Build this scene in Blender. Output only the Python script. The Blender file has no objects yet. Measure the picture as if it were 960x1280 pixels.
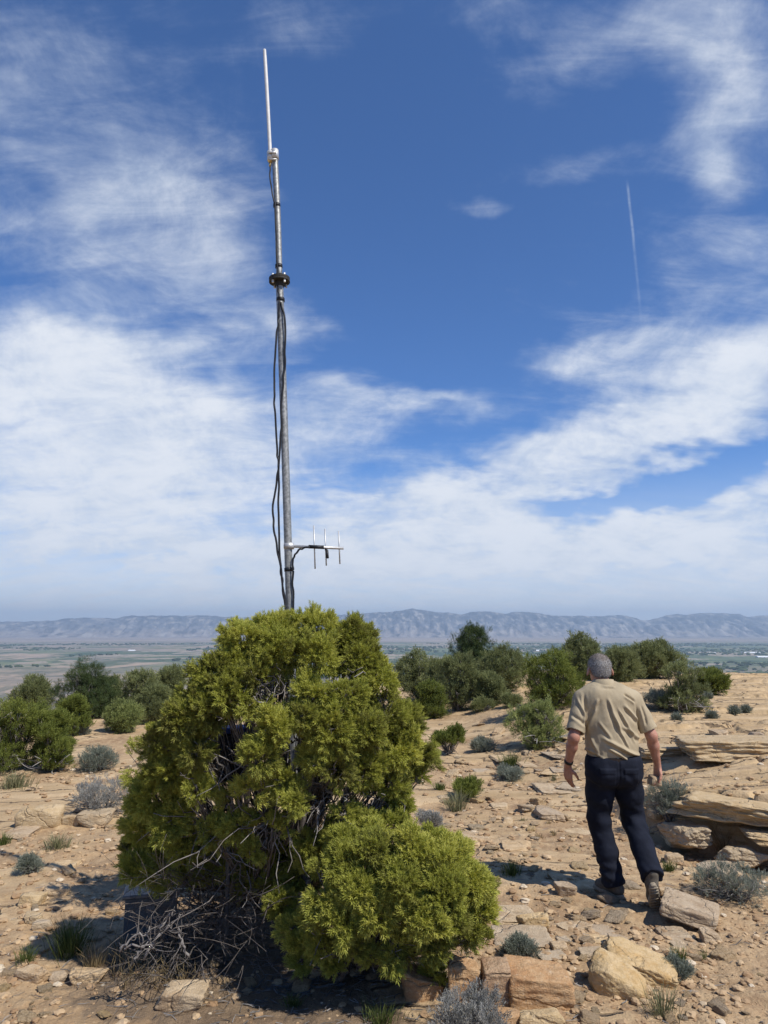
import bpy, math, random
import numpy as np
from mathutils import Vector

random.seed(7)
RNG = np.random.default_rng(7)
C = bpy.context.scene.collection
SC = bpy.context.scene

# ------------------------------------------------------------------ camera
FPX = 888.0                      # focal length in pixels of the 960 x 1280 photograph
PITCH = math.atan(145.0 / FPX)
EYE = np.array([0.0, 0.0, 1.65])
cam_data = bpy.data.cameras.new("camera")
cam = bpy.data.objects.new("camera", cam_data)
C.objects.link(cam)
cam.location = EYE
cam.rotation_euler = (math.pi / 2 + PITCH, 0, 0)
cam_data.sensor_fit = 'VERTICAL'
cam_data.sensor_height = 24.0
cam_data.lens = 24.0 * FPX / 1280.0
cam_data.clip_start = 0.05
cam_data.clip_end = 60000.0
SC.camera = cam

# ------------------------------------------------------------------ light
SUN_EL = math.radians(51.0)
SUN_DIR = np.array([0.80, -0.60, 0.0])
SUN_DIR /= np.linalg.norm(SUN_DIR)
SUN_VEC = np.array([SUN_DIR[0] * math.cos(SUN_EL), SUN_DIR[1] * math.cos(SUN_EL), math.sin(SUN_EL)])
sun_data = bpy.data.lights.new("sun", 'SUN')
sun_data.energy = 4.3
sun_data.angle = math.radians(0.53)
sun_data.color = (1.0, 0.955, 0.88)
sun = bpy.data.objects.new("sun", sun_data)
C.objects.link(sun)
sun.rotation_euler = Vector((-SUN_VEC[0], -SUN_VEC[1], -SUN_VEC[2])).to_track_quat('-Z', 'Y').to_euler()
sun.location = (20, -12, 40)

SC.view_settings.view_transform = 'Standard'
SC.view_settings.look = 'None'
SC.view_settings.exposure = 0.34
SC.view_settings.gamma = 1.0
SC.view_settings.use_curve_mapping = False
SC.cycles.max_bounces = 8
SC.cycles.transparent_max_bounces = 8
SC.cycles.volume_bounces = 0
SC.cycles.use_denoising = True

world = bpy.data.worlds.new("World")
SC.world = world
world.use_nodes = True
world.cycles.sampling_method = 'NONE'


class NT:
    """small helper to write node trees"""
    def __init__(self, tree):
        self.t = tree
        self.x = 0

    def n(self, typ, **kw):
        nd = self.t.nodes.new(typ)
        self.x += 40
        nd.location = (self.x, 0)
        for k, v in kw.items():
            if k == 'ins':
                for i, val in v.items():
                    if isinstance(val, bpy.types.NodeSocket):
                        self.t.links.new(val, nd.inputs[i])
                    else:
                        nd.inputs[i].default_value = val
            else:
                setattr(nd, k, v)
        return nd

    def m(self, op, a, b=0.0, c=0.0, clamp=False):
        nd = self.n('ShaderNodeMath', operation=op, use_clamp=clamp)
        for i, v in enumerate((a, b, c)):
            if isinstance(v, bpy.types.NodeSocket):
                self.t.links.new(v, nd.inputs[i])
            else:
                nd.inputs[i].default_value = v
        return nd.outputs[0]

    def smooth(self, v, a, b, lo=0.0, hi=1.0):
        nd = self.n('ShaderNodeMapRange', interpolation_type='SMOOTHSTEP',
                    ins={0: v, 1: a, 2: b, 3: lo, 4: hi})
        return nd.outputs[0]

    def mix(self, f, a, b, blend='MIX'):
        nd = self.n('ShaderNodeMix', data_type='RGBA', blend_type=blend)
        for i, v in ((0, f), (6, a), (7, b)):
            if isinstance(v, bpy.types.NodeSocket):
                self.t.links.new(v, nd.inputs[i])
            elif i == 0:
                nd.inputs[i].default_value = v
            else:
                nd.inputs[i].default_value = (v[0], v[1], v[2], 1.0)
        return nd.outputs[2]

    def noise(self, vec, scale, detail=4.0, rough=0.55, lac=2.0, dist=0.0, dim='3D'):
        nd = self.n('ShaderNodeTexNoise', noise_dimensions=dim)
        self.t.links.new(vec, nd.inputs['Vector'])
        nd.inputs['Scale'].default_value = scale
        nd.inputs['Detail'].default_value = detail
        nd.inputs['Roughness'].default_value = rough
        nd.inputs['Lacunarity'].default_value = lac
        nd.inputs['Distortion'].default_value = dist
        return nd.outputs['Fac']

    def comb(self, x, y, z):
        return self.n('ShaderNodeCombineXYZ', ins={0: x, 1: y, 2: z}).outputs[0]

    def mapping(self, vec, loc=(0, 0, 0), rot=(0, 0, 0), scale=(1, 1, 1)):
        return self.n('ShaderNodeMapping', ins={0: vec, 1: loc, 2: rot, 3: scale}).outputs[0]


CP, SP = math.cos(PITCH), math.sin(PITCH)


def ray(px, py):
    xc = (px - 480.0) / FPX
    yc = (640.0 - py) / FPX
    return np.array([xc, CP - yc * SP, SP + yc * CP])


def P(px, py, depth):
    d = ray(px, py)
    return EYE + d * (depth / d[1])


def build_world():
    T = NT(world.node_tree)
    T.t.nodes.clear()
    sky = T.n('ShaderNodeTexSky', sky_type='NISHITA')
    sky.sun_disc = False
    sky.sun_elevation = SUN_EL
    # sun_rotation is measured clockwise from +Y
    sky.sun_rotation = math.atan2(SUN_VEC[0], SUN_VEC[1])
    sky.altitude = 1800
    sky.air_density = 1.0
    sky.dust_density = 0.25
    sky.ozone_density = 3.0
    tc = T.n('ShaderNodeTexCoord').outputs['Generated']
    sep = T.n('ShaderNodeSeparateXYZ', ins={0: tc})
    nx, ny, nz = sep.outputs
    # cloud layer seen as a plane high above: p = (x, y) / (z + curvature)
    zc = T.m('ADD', T.m('MAXIMUM', nz, 0.0), 0.34)
    p = T.comb(T.m('DIVIDE', nx, zc), T.m('DIVIDE', ny, zc), 0.0)
    # angular coordinates about north for where the cloud banks lie
    yy = T.m('MAXIMUM', ny, 0.05)
    u = T.m('DIVIDE', nx, yy)
    v = T.m('DIVIDE', nz, yy)
    wob = T.n('ShaderNodeTexNoise', noise_dimensions='2D', ins={'Vector': p, 'Scale': 2.4, 'Detail': 4.0, 'Roughness': 0.6})
    ws = T.n('ShaderNodeSeparateColor', ins={0: wob.outputs['Color']})
    u2 = T.m('ADD', u, T.m('MULTIPLY', T.m('SUBTRACT', ws.outputs[0], 0.5), 0.22))
    v2 = T.m('ADD', v, T.m('MULTIPLY', T.m('SUBTRACT', ws.outputs[1], 0.5), 0.22))

    uvv = T.comb(u2, v2, 0.0)

    def uv(px, py):
        d = ray(px, py)
        return d[0] / d[1], d[2] / d[1]

    def blob(px, py, rx, ry, ang, amp):
        cu, cv = uv(px, py)
        ex = uv(px + rx, py)
        ey = uv(px, py - ry)
        ru, rv = abs(ex[0] - cu), abs(ey[1] - cv)
        nonlocal tot
        q = T.n('ShaderNodeMapping', vector_type='TEXTURE', ins={0: uvv, 1: (cu, cv, 0), 2: (0, 0, math.radians(ang)), 3: (ru, rv, 1)}).outputs[0]
        d = T.n('ShaderNodeVectorMath', operation='DOT_PRODUCT', ins={0: q, 1: q}).outputs['Value']
        tot = T.m('MULTIPLY_ADD', T.m('POWER', 0.36788, d), amp, tot)

    tot = 0.0
    blobs = [
        # left bank
        (60, 560, 300, 150, 8, 0.62), (130, 660, 420, 90, 0, 0.30), (40, 440, 190, 75, -12, 0.42),
        (210, 245, 150, 90, -35, 0.30), (110, 310, 170, 60, -30, 0.26), (300, 320, 85, 100, -60, 0.24),
        (90, 170, 190, 60, -35, 0.24), (50, 60, 160, 60, -20, 0.22), (330, 190, 30, 60, 60, 0.20),
        (385, 390, 45, 34, -20, 0.42), (270, 560, 170, 90, 10, 0.30), (420, 520, 90, 60, 10, 0.2),
        # right streak rising to the right
        (640, 600, 230, 52, 18, 0.46), (850, 510, 230, 72, 24, 0.56), (960, 440, 160, 60, 24, 0.40),
        (560, 640, 130, 40, 12, 0.30), (700, 440, 58, 34, 5, 0.50), (790, 425, 70, 24, 25, 0.34),
        (850, 680, 280, 44, 3, 0.66), (960, 630, 130, 34, 10, 0.46), (640, 710, 320, 40, 2, 0.50), (200, 710, 340, 40, 0, 0.40),
        (480, 490, 110, 22, -8, 0.22), (550, 497, 60, 16, -15, 0.20),
        # upper right wisps
        (875, 150, 60, 62, -60, 0.40), (905, 205, 40, 30, -60, 0.36), (680, 70, 100, 30, 20, 0.36), (860, 30, 120, 50, -30, 0.22),
        (945, 110, 80, 120, 40, 0.30), (578, 277, 34, 16, 15, 0.42), (690, 205, 70, 24, 30, 0.30),
        (920, 310, 120, 60, 20, 0.28), (760, 20, 200, 30, 5, 0.18), (370, 40, 60, 40, 0, 0.24),
        # blue lanes
        (230, 430, 130, 26, -25, -0.34), (450, 280, 110, 200, 0, -0.30), (640, 530, 130, 26, 8, -0.12),
        (860, 580, 170, 22, 14, -0.42), (720, 622, 120, 15, 6, -0.26),
        (600, 190, 130, 130, 0, -0.18), (780, 640, 90, 12, 6, -0.16),
    ]
    for b in blobs:
        blob(*b)
    # broken texture: streaky fibres + billows
    pr = T.mapping(p, loc=(3.1, 1.7, 0), rot=(0, 0, math.radians(-32)), scale=(1.0, 1.9, 1.0))
    n1 = T.noise(pr, 2.5, 5.0, 0.58, 2.1, 0.5, '2D')
    n2 = T.noise(T.mapping(p, loc=(9.0, 4.0, 1.0)), 5.5, 7.0, 0.66, 2.2, 0.25, '2D')
    n3 = T.noise(T.mapping(p, rot=(0, 0, math.radians(-38)), scale=(1.0, 3.4, 1.0)), 4.6, 5.0, 0.62, 2.1, 0.5, '2D')
    nn = T.m('ADD', T.m('ADD', T.m('MULTIPLY', n1, 0.38), T.m('MULTIPLY', n2, 0.42)), T.m('MULTIPLY', n3, 0.30))
    nn = T.m('SUBTRACT', nn, 0.535)
    dens = T.m('ADD', T.m('MULTIPLY', nn, 1.8), T.m('MULTIPLY', tot, 1.2))
    cov = T.smooth(dens, 0.0, 1.12)
    cov = T.m('MULTIPLY', cov, 0.96)
    # veil of thin cloud low over the horizon
    veil = T.m('MULTIPLY', T.smooth(nz, 0.24, 0.03), T.m('ADD', 0.66, T.m('MULTIPLY', n3, 0.55)))
    cov = T.m('MAXIMUM', cov, T.m('MULTIPLY', veil, 0.98), clamp=True)
    # contrail: a short bright line high on the right
    a0, a1 = uv(784, 224), uv(801, 400)
    du, dv = a1[0] - a0[0], a1[1] - a0[1]
    L = math.hypot(du, dv)
    du, dv = du / L, dv / L
    wu = T.m('SUBTRACT', T.m('ADD', u, T.m('MULTIPLY', T.m('SUBTRACT', ws.outputs[2], 0.5), 0.006)), a0[0])
    wv = T.m('SUBTRACT', v, a0[1])
    al = T.m('ADD', T.m('MULTIPLY', wu, du), T.m('MULTIPLY', wv, dv))
    ac = T.m('ABSOLUTE', T.m('ADD', T.m('MULTIPLY', wu, -dv), T.m('MULTIPLY', wv, du)))
    line = T.m('MULTIPLY', T.smooth(ac, 0.0034, 0.0002), T.m('MULTIPLY', T.smooth(al, -0.003, 0.02), T.smooth(al, L * 1.15, L * 0.2)))
    line = T.m('MULTIPLY', line, T.smooth(T.m('ADD', T.m('MULTIPLY', n2, 0.6), T.m('MULTIPLY', n3, 0.5)), 0.30, 0.75))
    cov = T.m('ADD', cov, T.m('MULTIPLY', line, 0.55), clamp=True)
    # cloud brightness: thicker cloud whiter, thin veils bluish
    shade = T.smooth(T.m('ADD', dens, T.m('MULTIPLY', T.m('SUBTRACT', n2, 0.5), 1.6)), 0.1, 1.5)
    shade = T.m('MAXIMUM', shade, T.m('MULTIPLY', T.smooth(nz, 0.22, 0.04), T.m('ADD', 0.35, T.m('MULTIPLY', n2, 1.0))))
    ccol = T.mix(shade, (3.45, 3.95, 4.75), (4.9, 5.12, 5.5))
    # polarised deep blue of the clear sky, as a property of the sky itself
    skc = T.mix(1.0, sky.outputs[0], (0.38, 0.60, 0.86), 'MULTIPLY')
    col = T.mix(cov, skc, ccol)
    bg = T.n('ShaderNodeBackground', ins={0: col, 1: 0.135})
    out = T.n('ShaderNodeOutputWorld')
    T.t.links.new(bg.outputs[0], out.inputs['Surface'])


build_world()

# ------------------------------------------------------------------ helpers: noise
def _hash(ix, iy, iz, seed):
    h = (ix.astype(np.int64) * 374761393 + iy.astype(np.int64) * 668265263 + iz.astype(np.int64) * 2147483647 + seed * 1274126177) & 0xFFFFFFFF
    h = ((h ^ (h >> 13)) * 1274126177) & 0xFFFFFFFF
    h = ((h ^ (h >> 16)) * 2246822519) & 0xFFFFFFFF
    h = h ^ (h >> 15)
    return h


def noise2(x, y, seed=0):
    x = np.asarray(x, float); y = np.asarray(y, float)
    ix = np.floor(x); iy = np.floor(y)
    fx = x - ix; fy = y - iy
    ix = ix.astype(np.int64); iy = iy.astype(np.int64)
    z0 = np.zeros_like(ix)
    u = fx * fx * fx * (fx * (fx * 6 - 15) + 10)
    v = fy * fy * fy * (fy * (fy * 6 - 15) + 10)

    def g(i, j, dx, dy):
        a = _hash(i, j, z0, seed) * (2 * math.pi / 4294967296.0)
        return np.cos(a) * dx + np.sin(a) * dy
    n00 = g(ix, iy, fx, fy); n10 = g(ix + 1, iy, fx - 1, fy)
    n01 = g(ix, iy + 1, fx, fy - 1); n11 = g(ix + 1, iy + 1, fx - 1, fy - 1)
    return (n00 * (1 - u) + n10 * u) * (1 - v) + (n01 * (1 - u) + n11 * u) * v


def noise3(p, seed=0):
    p = np.asarray(p, float)
    i = np.floor(p)
    f = p - i
    i = i.astype(np.int64)
    w = f * f * (3 - 2 * f)
    r = 0
    for dx in (0, 1):
        for dy in (0, 1):
            for dz in (0, 1):
                h = _hash(i[..., 0] + dx, i[..., 1] + dy, i[..., 2] + dz, seed) / 4294967295.0 * 2 - 1
                r = r + h * (w[..., 0] if dx else 1 - w[..., 0]) * (w[..., 1] if dy else 1 - w[..., 1]) * (w[..., 2] if dz else 1 - w[..., 2])
    return r


def fbm2(x, y, oct=4, seed=0, gain=0.5):
    a = 1.0; r = 0
    for o in range(oct):
        r = r + a * noise2(x * 2 ** o + 17.3 * o, y * 2 ** o - 9.1 * o, seed + o)
        a *= gain
    return r


def fbm3(p, oct=3, seed=0, gain=0.5):
    a = 1.0; r = 0
    for o in range(oct):
        r = r + a * noise3(p * 2 ** o + 11.7 * o, seed + o)
        a *= gain
    return r


def sstep(a, b, x):
    t = np.clip((np.asarray(x, float) - a) / (b - a), 0, 1)
    return t * t * (3 - 2 * t)


# ------------------------------------------------------------------ helpers: objects
def mesh(name, V, F, smooth=True, attrs=None):
    V = np.ascontiguousarray(V, dtype=np.float32)
    if not isinstance(F, (list, tuple)):
        F = [F]
    F = [np.asarray(f, dtype=np.int32) for f in F if len(f)]
    me = bpy.data.meshes.new(name)
    me.vertices.add(len(V))
    me.vertices.foreach_set('co', V.ravel())
    loops = np.concatenate([f.ravel() for f in F])
    sizes = np.concatenate([np.full(len(f), f.shape[1], np.int32) for f in F])
    starts = np.concatenate([[0], np.cumsum(sizes)[:-1]]).astype(np.int32)
    me.loops.add(len(loops))
    me.loops.foreach_set('vertex_index', loops)
    me.polygons.add(len(sizes))
    me.polygons.foreach_set('loop_start', starts)
    me.polygons.foreach_set('use_smooth', np.full(len(sizes), smooth, bool))
    me.update(calc_edges=True)
    if attrs:
        for k, a in attrs.items():
            at = me.attributes.new(k, 'FLOAT', 'POINT')
            at.data.foreach_set('value', np.asarray(a, np.float32))
    return me


def link(name, me, mat, parent=None, loc=None):
    o = bpy.data.objects.new(name, me)
    if mat is not None and len(me.materials) == 0:
        me.materials.append(mat)
    C.objects.link(o)
    if parent is not None:
        o.parent = parent
    if loc is not None:
        o.location = loc
    return o


def tag(o, label, cat, group=None):
    o['label'] = label
    o['category'] = cat
    if group:
        o['group'] = group
    return o


def thing(name, label, cat, loc, group=None):
    o = bpy.data.objects.new(name, None)
    C.objects.link(o)
    o.location = loc
    o.empty_display_size = 0.1
    return tag(o, label, cat, group)


def struct(name, me, mat):
    o = link(name, me, mat)
    o['kind'] = 'structure'
    return o


class Geo:
    """collects vertices and faces of one mesh"""
    def __init__(self):
        self.V = []; self.F3 = []; self.F4 = []; self.A = []; self.n = 0

    def add(self, V, F, a=0.0):
        V = np.asarray(V, float)
        F = np.asarray(F, np.int64) + self.n
        self.V.append(V)
        (self.F3 if F.shape[1] == 3 else self.F4).append(F)
        self.A.append(np.broadcast_to(np.asarray(a, float), (len(V),)))
        self.n += len(V)

    def mesh(self, name, origin=(0, 0, 0), smooth=True):
        V = np.concatenate(self.V) - np.asarray(origin)
        F = []
        if self.F3: F.append(np.concatenate(self.F3))
        if self.F4: F.append(np.concatenate(self.F4))
        return mesh(name, V, F, smooth, {'tint': np.concatenate(self.A)})

    def tube(self, pts, rad, n=5, a=0.0, cap=True):
        pts = np.asarray(pts, float)
        m = len(pts)
        rad = np.broadcast_to(np.asarray(rad, float), (m,))
        t = np.gradient(pts, axis=0)
        t /= np.linalg.norm(t, axis=1, keepdims=True) + 1e-12
        ref = np.array([0.0, 0, 1]) if abs(t[:, 2]).mean() < 0.8 else np.array([1.0, 0, 0])
        b = np.cross(t, ref); b /= np.linalg.norm(b, axis=1, keepdims=True) + 1e-12
        c = np.cross(t, b)
        ang = np.arange(n) * 2 * math.pi / n
        V = pts[:, None, :] + rad[:, None, None] * (np.cos(ang)[None, :, None] * b[:, None, :] + np.sin(ang)[None, :, None] * c[:, None, :])
        V = V.reshape(-1, 3)
        i = np.arange(m - 1)[:, None] * n
        j = np.arange(n)[None, :]
        j2 = (j + 1) % n
        F = np.stack([i + j, i + j2, i + n + j2, i + n + j], -1).reshape(-1, 4)
        if cap:
            V = np.concatenate([V, pts[:1], pts[-1:]])
            self.F3.append(np.stack([np.full(n, m * n), (np.arange(n) + 1) % n, np.arange(n)], -1) + self.n)
            k = (m - 1) * n
            self.F3.append(np.stack([np.full(n, m * n + 1), k + np.arange(n), k + (np.arange(n) + 1) % n], -1) + self.n)
        self.V.append(V)
        self.F4.append(F + self.n)
        self.A.append(np.full(len(V), a))
        self.n += len(V)


def bezier(p0, p1, p2, m=8):
    t = np.linspace(0, 1, m)[:, None]
    return (1 - t) ** 2 * np.asarray(p0) + 2 * t * (1 - t) * np.asarray(p1) + t * t * np.asarray(p2)


def spline(pts, m=6):
    """Catmull-Rom through the points"""
    pts = np.asarray(pts, float)
    q = np.vstack([2 * pts[0] - pts[1], pts, 2 * pts[-1] - pts[-2]])
    out = []
    for i in range(len(pts) - 1):
        a, b, c, d = q[i:i + 4]
        for t in np.linspace(0, 1, m, endpoint=False):
            out.append(0.5 * (2 * b + (c - a) * t + (2 * a - 5 * b + 4 * c - d) * t * t + (3 * b - a - 3 * c + d) * t ** 3))
    out.append(pts[-1])
    return np.array(out)


# ------------------------------------------------------------------ materials
def mat_new(name):
    m = bpy.data.materials.new(name)
    m.use_nodes = True
    T = NT(m.node_tree)
    T.t.nodes.clear()
    out = T.n('ShaderNodeOutputMaterial')
    b = T.n('ShaderNodeBsdfPrincipled')
    T.t.links.new(b.outputs[0], out.inputs['Surface'])
    T.b = b; T.out = out
    b.inputs['Specular IOR Level'].default_value = 0.3
    return m, T


def setin(T, name, v):
    if isinstance(v, bpy.types.NodeSocket):
        T.t.links.new(v, T.b.inputs[name])
    else:
        T.b.inputs[name].default_value = v


def bump(T, h, strength, dist):
    nd = T.n('ShaderNodeBump', ins={'Height': h})
    nd.inputs['Strength'].default_value = strength
    nd.inputs['Distance'].default_value = dist
    T.t.links.new(nd.outputs[0], T.b.inputs['Normal'])


def attr(T, name):
    return T.n('ShaderNodeAttribute', attribute_name=name).outputs['Fac']


def objco(T):
    return T.n('ShaderNodeTexCoord').outputs['Object']


def mat_ground():
    m, T = mat_new('sandy_ground')
    co = objco(T)
    rk = attr(T, 'rock')
    n1 = T.noise(co, 0.9, 6, 0.6)
    n2 = T.noise(co, 9.0, 6, 0.65)
    n3 = T.noise(co, 60.0, 4, 0.6)
    n0 = T.noise(co, 0.35, 4, 0.55)
    n5 = T.noise(co, 220.0, 3, 0.6)
    soil = T.mix(T.smooth(n1, 0.38, 0.62), (0.265, 0.168, 0.090), (0.395, 0.270, 0.150))
    soil = T.mix(T.m('MULTIPLY', T.smooth(n0, 0.52, 0.66), 0.6), soil, (0.42, 0.295, 0.165))
    soil = T.mix(T.smooth(n2, 0.42, 0.70), soil, (0.435, 0.308, 0.175))
    soil = T.mix(T.m('MULTIPLY', T.smooth(n3, 0.58, 0.74), 0.8), soil, (0.53, 0.41, 0.26))
    soil = T.mix(T.m('MULTIPLY', T.smooth(n3, 0.44, 0.30), 0.7), soil, (0.20, 0.125, 0.072))
    soil = T.mix(T.m('MULTIPLY', T.smooth(n5, 0.60, 0.75), 0.5), soil, (0.17, 0.115, 0.075))
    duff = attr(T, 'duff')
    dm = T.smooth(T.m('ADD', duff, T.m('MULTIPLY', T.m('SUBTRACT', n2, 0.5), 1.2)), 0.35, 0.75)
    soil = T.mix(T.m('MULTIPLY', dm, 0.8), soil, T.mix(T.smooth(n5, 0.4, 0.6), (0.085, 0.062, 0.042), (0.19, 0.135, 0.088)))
    st = T.noise(T.mapping(co, scale=(0.55, 1.6, 9.0)), 1.2, 7, 0.62)
    s2 = T.noise(T.mapping(co, scale=(0.6, 2.2, 2.0)), 3.2, 6, 0.65)
    rock = T.mix(T.smooth(st, 0.35, 0.65), (0.38, 0.262, 0.138), (0.49, 0.355, 0.205))
    rock = T.mix(T.m('MULTIPLY', T.smooth(s2, 0.52, 0.70), 0.75), rock, (0.30, 0.205, 0.12))
    rock = T.mix(T.m('MULTIPLY', T.smooth(n2, 0.60, 0.72), 0.5), rock, (0.55, 0.43, 0.275))
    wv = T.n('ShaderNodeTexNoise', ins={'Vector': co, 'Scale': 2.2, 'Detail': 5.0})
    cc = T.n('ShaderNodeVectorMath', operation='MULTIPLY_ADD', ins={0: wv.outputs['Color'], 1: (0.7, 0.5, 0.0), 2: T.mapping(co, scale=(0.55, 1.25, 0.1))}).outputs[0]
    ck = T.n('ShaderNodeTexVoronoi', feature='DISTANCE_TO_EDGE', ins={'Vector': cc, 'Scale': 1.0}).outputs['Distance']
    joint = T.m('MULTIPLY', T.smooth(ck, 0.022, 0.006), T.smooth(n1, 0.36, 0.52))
    rock = T.mix(T.m('MULTIPLY', joint, 0.85), rock, (0.105, 0.070, 0.042))  # dirt fill and the shade inside the cracks, both put into the colour
    lich = T.noise(co, 26.0, 5, 0.7)
    rock = T.mix(T.m('MULTIPLY', T.smooth(lich, 0.62, 0.72), 0.55), rock, (0.17, 0.13, 0.09))
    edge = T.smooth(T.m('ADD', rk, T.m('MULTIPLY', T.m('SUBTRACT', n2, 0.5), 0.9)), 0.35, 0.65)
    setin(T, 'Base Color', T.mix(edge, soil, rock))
    setin(T, 'Roughness', 0.92)
    h = T.m('ADD', T.m('MULTIPLY', n2, 0.5), T.m('ADD', T.m('MULTIPLY', n3, 0.35), T.m('SUBTRACT', T.m('MULTIPLY', s2, 0.6), T.m('MULTIPLY', T.m('MULTIPLY', joint, edge), 1.2))))
    bump(T, h, 0.95, 0.03)
    return m


def mat_rock(name, a, b, dark, lich_amt=0.4):
    m, T = mat_new(name)
    co = objco(T)
    rnd = T.n('ShaderNodeObjectInfo').outputs['Random']
    co = T.n('ShaderNodeVectorMath', operation='ADD', ins={0: co, 1: T.comb(T.m('MULTIPLY', rnd, 37.0), T.m('MULTIPLY', rnd, 11.0), rnd)}).outputs[0]
    st = T.noise(T.mapping(co, rot=(0.15, 0.1, 0), scale=(6.0, 6.0, 20.0)), 1.8, 8, 0.72)
    n2 = T.noise(co, 14.0, 6, 0.65)
    n3 = T.noise(co, 90.0, 4, 0.6)
    big = T.noise(co, 6.5, 6, 0.65)
    c = T.mix(T.smooth(st, 0.36, 0.64), a, b)
    c = T.mix(T.m('MULTIPLY', T.smooth(big, 0.50, 0.66), 0.8), c, dark)
    c = T.mix(T.m('MULTIPLY', T.smooth(n2, 0.60, 0.72), lich_amt), c, (0.16, 0.125, 0.09))
    c = T.mix(T.m('MULTIPLY', T.smooth(n2, 0.38, 0.28), 0.5), c, (0.55, 0.46, 0.34))
    c = T.mix(T.m('MULTIPLY', T.smooth(n3, 0.56, 0.70), 0.55), c, dark)
    c = T.mix(T.m('MULTIPLY', T.smooth(n3, 0.42, 0.30), 0.45), c, (0.60, 0.50, 0.37))
    hv = T.n('ShaderNodeHueSaturation', ins={'Value': T.m('ADD', 0.86, T.m('MULTIPLY', rnd, 0.28)), 'Saturation': T.m('ADD', 0.85, T.m('MULTIPLY', rnd, 0.25)), 'Color': c})
    setin(T, 'Base Color', hv.outputs[0])
    setin(T, 'Roughness', 0.9)
    crk = T.n('ShaderNodeTexVoronoi', feature='DISTANCE_TO_EDGE', ins={'Vector': T.n('ShaderNodeVectorMath', operation='ADD', ins={0: T.mapping(co, rot=(0.2, 0.1, 0.4), scale=(1, 1, 2.2)), 1: T.n('ShaderNodeVectorMath', operation='SCALE', ins={0: T.n('ShaderNodeTexNoise', ins={'Vector': co, 'Scale': 12.0, 'Detail': 4.0}).outputs['Color'], 3: 0.12}).outputs[0]}).outputs[0], 'Scale': 1.9}).outputs['Distance']
    cr = T.smooth(crk, 0.0, 0.030)
    bump(T, T.m('ADD', T.m('MULTIPLY', cr, 0.55), T.m('ADD', T.m('MULTIPLY', n2, 0.9), T.m('ADD', T.m('MULTIPLY', n3, 0.45), T.m('MULTIPLY', st, 0.9)))), 1.0, 0.016)
    return m


def mat_leaf(name, dark, lite, tip, trans=0.25, rough=0.62):
    m, T = mat_new(name)
    t = attr(T, 'tint')
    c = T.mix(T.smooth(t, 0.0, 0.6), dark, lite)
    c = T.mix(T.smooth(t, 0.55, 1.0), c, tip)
    setin(T, 'Base Color', c)
    setin(T, 'Roughness', rough)
    setin(T, 'Specular IOR Level', 0.2)
    tr = T.n('ShaderNodeBsdfTranslucent')
    T.t.links.new(c, tr.inputs[0])
    mx = T.n('ShaderNodeMixShader', ins={0: trans})
    T.t.links.new(T.b.outputs[0], mx.inputs[1])
    T.t.links.new(tr.outputs[0], mx.inputs[2])
    T.t.links.new(mx.outputs[0], T.out.inputs['Surface'])
    return m


def mat_bark(name, a, b):
    m, T = mat_new(name)
    co = objco(T)
    n = T.noise(co, 30.0, 5, 0.65)
    t = attr(T, 'tint')
    c = T.mix(T.smooth(n, 0.35, 0.65), a, b)
    c = T.mix(T.m('MULTIPLY', T.m('POWER', t, 3.0), 0.8), c, (0.30, 0.28, 0.26))
    setin(T, 'Base Color', c)
    setin(T, 'Roughness', 0.9)
    bump(T, n, 0.6, 0.004)
    return m


def mat_plain(name, col, rough=0.6, metal=0.0, var=0.15, scale=20.0, bmp=0.0, dist=0.002):
    m, T = mat_new(name)
    co = objco(T)
    n = T.noise(co, scale, 5, 0.6)
    lo = tuple(c * (1 - var) for c in col); hi = tuple(min(1, c * (1 + var)) for c in col)
    setin(T, 'Base Color', T.mix(T.smooth(n, 0.3, 0.7), lo, hi))
    setin(T, 'Roughness', rough)
    setin(T, 'Metallic', metal)
    if bmp:
        bump(T, n, bmp, dist)
    return m


M = {}
M['ground'] = mat_ground()
M['sandstone'] = mat_rock('sandstone', (0.40, 0.28, 0.16), (0.50, 0.375, 0.235), (0.33, 0.215, 0.115))
M['pale_stone'] = mat_rock('pale_sandstone', (0.42, 0.305, 0.18), (0.53, 0.405, 0.255), (0.34, 0.225, 0.122), 0.4)
M['rust_stone'] = mat_rock('rusty_sandstone', (0.37, 0.215, 0.105), (0.44, 0.29, 0.16), (0.31, 0.16, 0.075), 0.3)
M['ochre_stone'] = mat_rock('ochre_sandstone', (0.42, 0.30, 0.16), (0.49, 0.37, 0.22), (0.40, 0.26, 0.12), 0.3)
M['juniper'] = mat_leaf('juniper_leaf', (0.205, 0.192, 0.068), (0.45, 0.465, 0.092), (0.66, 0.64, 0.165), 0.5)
M['juniper_green'] = mat_leaf('juniper_leaf_green', (0.065, 0.085, 0.020), (0.160, 0.188, 0.038), (0.25, 0.27, 0.055), 0.32)
M['olive'] = mat_leaf('olive_leaf', (0.095, 0.108, 0.048), (0.195, 0.215, 0.085), (0.28, 0.295, 0.12), 0.36)
M['broom'] = mat_leaf('broom_leaf', (0.11, 0.13, 0.045), (0.235, 0.265, 0.085), (0.34, 0.37, 0.13), 0.35)
M['pinyon'] = mat_leaf('pinyon_needle', (0.024, 0.042, 0.016), (0.058, 0.085, 0.028), (0.10, 0.125, 0.042), 0.2)
M['sage'] = mat_leaf('sage_leaf', (0.10, 0.115, 0.085), (0.205, 0.225, 0.175), (0.31, 0.325, 0.26), 0.2)
M['greysage'] = mat_leaf('grey_sage_leaf', (0.16, 0.157, 0.142), (0.27, 0.265, 0.24), (0.39, 0.38, 0.345), 0.15)
M['grass'] = mat_leaf('green_grass', (0.045, 0.065, 0.016), (0.11, 0.14, 0.035), (0.20, 0.20, 0.07), 0.25)
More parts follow.
